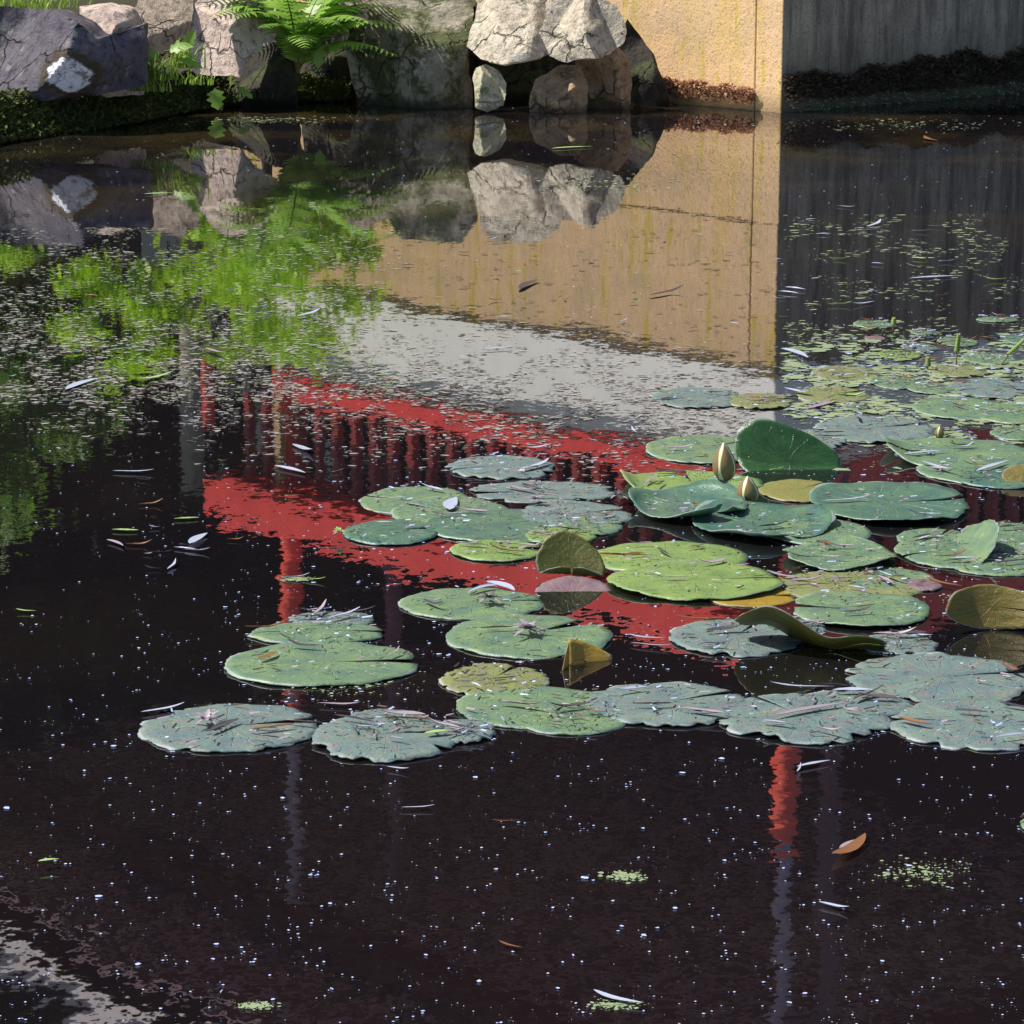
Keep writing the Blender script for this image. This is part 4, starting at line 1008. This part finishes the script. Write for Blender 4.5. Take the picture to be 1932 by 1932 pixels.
# dried flower heads
def dried(x, y, rad, label, mk='w_brown', mk2='w_lilac'):
    p = W(x, y); root = empty('dried_flower', p + Z * .018, label, 'dried flower'); q = random.Random(int(x)); 
    mb = MB()
    for k in range(9): broad_leaf(mb, Vector((0, 0, 0)), (math.cos(k * .7), math.sin(k * .7), q.uniform(.2, 1.1)), (0, 0, 1), rad * q.uniform(.6, 1.1), rad * .4, 1, k)
    mb.build('dry_petals', M[mk], root, smooth=True); mb = MB()
    for k in range(5): broad_leaf(mb, Vector((0, 0, 0)), (math.cos(k * 1.3 + .4), math.sin(k * 1.3), .15), (0, 0, 1), rad * q.uniform(1., 1.6), rad * .25, 0, k)
    mb.build('dry_sepals', M[mk2], root, smooth=True)
dried(922, 1146, .022, 'brown dried flower head sitting on the slate pad', 'w_dark')
dried(995, 1206, .028, 'purple dried petals spread like a star on the large green pad', 'w_lilac')
dried(1165, 950, .02, 'withered flower scrap on the middle of the central cluster', 'w_dark')
dried(1010, 958, .02, 'small withered flower in the central cluster', 'w_lilac')
dried(390, 1378, .022, 'withered flower scrap on the left front pad', 'w_lilac')
dried(640, 1020, .016, 'yellowish curled scrap at the left tip of the central cluster', 'w_green')
dried(1560, 1045, .014, 'brown scrap on the oval raised rim pad', 'w_brown')
dried(1310, 967, .010, 'little brown navel of the dark glossy cupped pad', 'w_brown')

# ---------------------------------------------------------------- specks and scum nobody could count
def flakes(name, gen, n, m, label, cat, seed, sm=(1, 3), asp=1., z=.0015, relief=.2):
    r = random.Random(seed); mb = MB()
    for i in range(n):
        t = gen(r)
        if t is None: continue
        x, y, k = t; p = W(x, y, z); px = PX(p); s_ = (sm[0] + (sm[1] - sm[0]) * r.random() ** 3) * k / px
        a0 = r.gauss(0, .5) if asp > 1 else r.uniform(0, 6.28); m_ = 6; ca, sa = math.cos(a0), math.sin(a0); vs = []
        for j in range(m_):
            an = j / m_ * 6.283; rr = s_ * r.uniform(.5, 1.2); u = math.cos(an) * rr * asp; v = math.sin(an) * rr * 1.4
            vs.append((p.x + u * ca - v * sa, p.y + u * sa + v * ca, z + r.random() * s_ * relief))
        mb.add(vs, [tuple(range(m_))])
    o = mb.build(name, m); tag(o, label, cat, kind='stuff'); return o
def cl(x, y, s=120): return noise.noise(Vector((x / s, y / (s * .45), 3)))
def gs(r):
    x, y = r.uniform(-10, 1942), r.uniform(1000, 1940)
    if r.random() > .26 + 1.3 * cl(x, y, 110) + 1.2 * cl(x, y, 35): return None
    return (x, y, 1)
flakes('floating_specks', gs, 7800, M['speck'], 'tiny blue white specks of fluff scattered over the dark near water', 'specks', 1, (.45, 2.6), 1.3)
flakes('floating_specks', lambda r: (r.uniform(-10, 1942), r.uniform(190, 1000), 1), 3200, M['speck'], 'fine pale specks scattered over the far water', 'specks', 2, (.5, 2.0))
def g1(r):
    x, y = r.uniform(-10, 1942), r.uniform(1400, 1940)
    return (x, y, 1) if cl(x, y, 90) > .12 else None
flakes('floating_fluff', g1, 360, M['speck'], 'larger white fluff flakes grouped on the near water', 'fluff', 3, (2.0, 5.5), 1.5)
def g2(r):
    x = r.uniform(0, 1420); y = r.gauss(735 + (x - 700) * .08, 62)
    return (x, y, 1) if cl(x, y, 70) > -.12 and y < 930 else None
flakes('floating_scum', g2, 8500, M['scum'], 'grey flakes of scum drifting in bands over the mirrored red railing', 'scum', 4, (.8, 3.6), 3.2)
flakes('leaf_mould', g2, 6500, M['scum_d'], 'dark crumbs of leaf mould among the grey scum', 'scum', 5, (.8, 3.2), 3.2)
def g3(r):
    x, y = r.uniform(600, 1480), r.uniform(430, 800)
    return (x, y, 1) if cl(x, y, 60) > .05 else None
flakes('leaf_mould', g3, 2600, M['scum_d'], 'dark crumbs floating on the mirrored tan wall', 'scum', 6, (.7, 3.0), 3.5)
def g4(r):
    x, y = r.uniform(0, 760), r.uniform(430, 760)
    return (x, y, 1) if cl(x, y, 80) > -.1 else None
flakes('floating_algae', g4, 3400, M['scum_g'], 'dull green algae flakes over the mirrored trees at the left', 'algae', 7, (.7, 3.2), 3.)
flakes('floating_scum', g4, 3800, M['scum'], 'grey flakes over the mirrored fern at the left', 'scum', 8, (.7, 2.8), 3.)
def g5(r):
    x, y = r.uniform(1480, 1940), r.uniform(405, 800)
    return (x, y, 1) if cl(x, y, 90) > .02 else None
flakes('floating_algae', g5, 3200, M['scum_g'], 'green algae rafts on the dark water at the upper right', 'algae', 9, (.8, 3.8), 3.)
def g8(r):
    x, y = r.uniform(1480, 1940), r.gauss(735, 55)
    return (x, y, 1) if cl(x, y, 70) > -.15 and 630 < y < 900 else None
flakes('water_weed', g8, 4200, M['p_x' if 0 else 'scum_g'], 'mat of small floating weed leaves between the back pads at the right', 'water weed', 12, (1., 9.), 2.4)
flakes('floating_scum', g8, 1800, M['speck'], 'bluish scum between the back pads at the right', 'scum', 13, (.6, 3.), 3.)
def g9(r):
    x, y = r.uniform(420, 1932), r.uniform(860, 1400)
    return (x, y, 1) if cl(x, y, 50) > .1 else None
flakes('floating_scum', g9, 2600, M['speck'], 'bluish scum crumbs gathered in the gaps between the pads', 'scum', 14, (.6, 2.6), 2.2)
def g6(r):
    c = r.choice([(1180, 1653, 32, 8), (480, 1897, 30, 6), (1740, 1645, 70, 22), (1160, 1895, 40, 8), (560, 1092, 28, 4), (640, 1290, 110, 22), (1500, 1095, 120, 22), (1860, 1130, 70, 10), (1130, 345, 120, 14), (490, 226, 120, 6), (1700, 235, 200, 10)])
    return (r.gauss(c[0], c[2] * .55), r.gauss(c[1], c[3] * .55), 1)
flakes('duckweed', g6, 2100, M['scum_g'], 'small green rafts of duckweed and crumbs', 'duckweed', 10, (1., 3.8), 1.6)
def g7(r):
    c, rx, ry, pz, mk, lb = r.choice([p for p in PADS if p[4] in ('p_m', 'p_x', 'p_g', 'p_m', 'p_l', 'p_b')])
    a = r.uniform(0, 6.28); q = math.sqrt(r.random()) * .92
    return (c.x + rx * q * math.cos(a), c.y + ry * q * math.sin(a), pz)
mb = MB(); r = random.Random(21)
mbs = {'scum_d': MB(), 'w_lilac': MB(), 'speck': MB()}
for i in range(8500):
    x, y, z = g7(r); m2 = r.choice(['scum_d', 'scum_d', 'scum_d', 'w_lilac', 'w_lilac', 'speck']); s_ = .0005 + .0022 * r.random() ** 2; a0 = r.uniform(0, 6.28); ca, sa = math.cos(a0), math.sin(a0); st = r.uniform(1, 4)
    mbs[m2].add([(x + (u * st * ca - v * sa) * s_, y + (u * st * sa + v * ca) * s_, z + .0015 + h * s_) for u, v, h in ((-1, -.5, 0), (1, -.6, .5), (1.2, .5, 1), (-.9, .7, .6))], [(0, 1, 2, 3)])
for k_, lb in (('scum_d', 'dark crumbs sprinkled over the lily pads'), ('w_lilac', 'lilac grey leaf crumbs sprinkled over the lily pads'), ('speck', 'white fluff sprinkled over the lily pads')):
    tag(mbs[k_].build('pad_litter', M[k_]), lb, 'litter', kind='stuff')
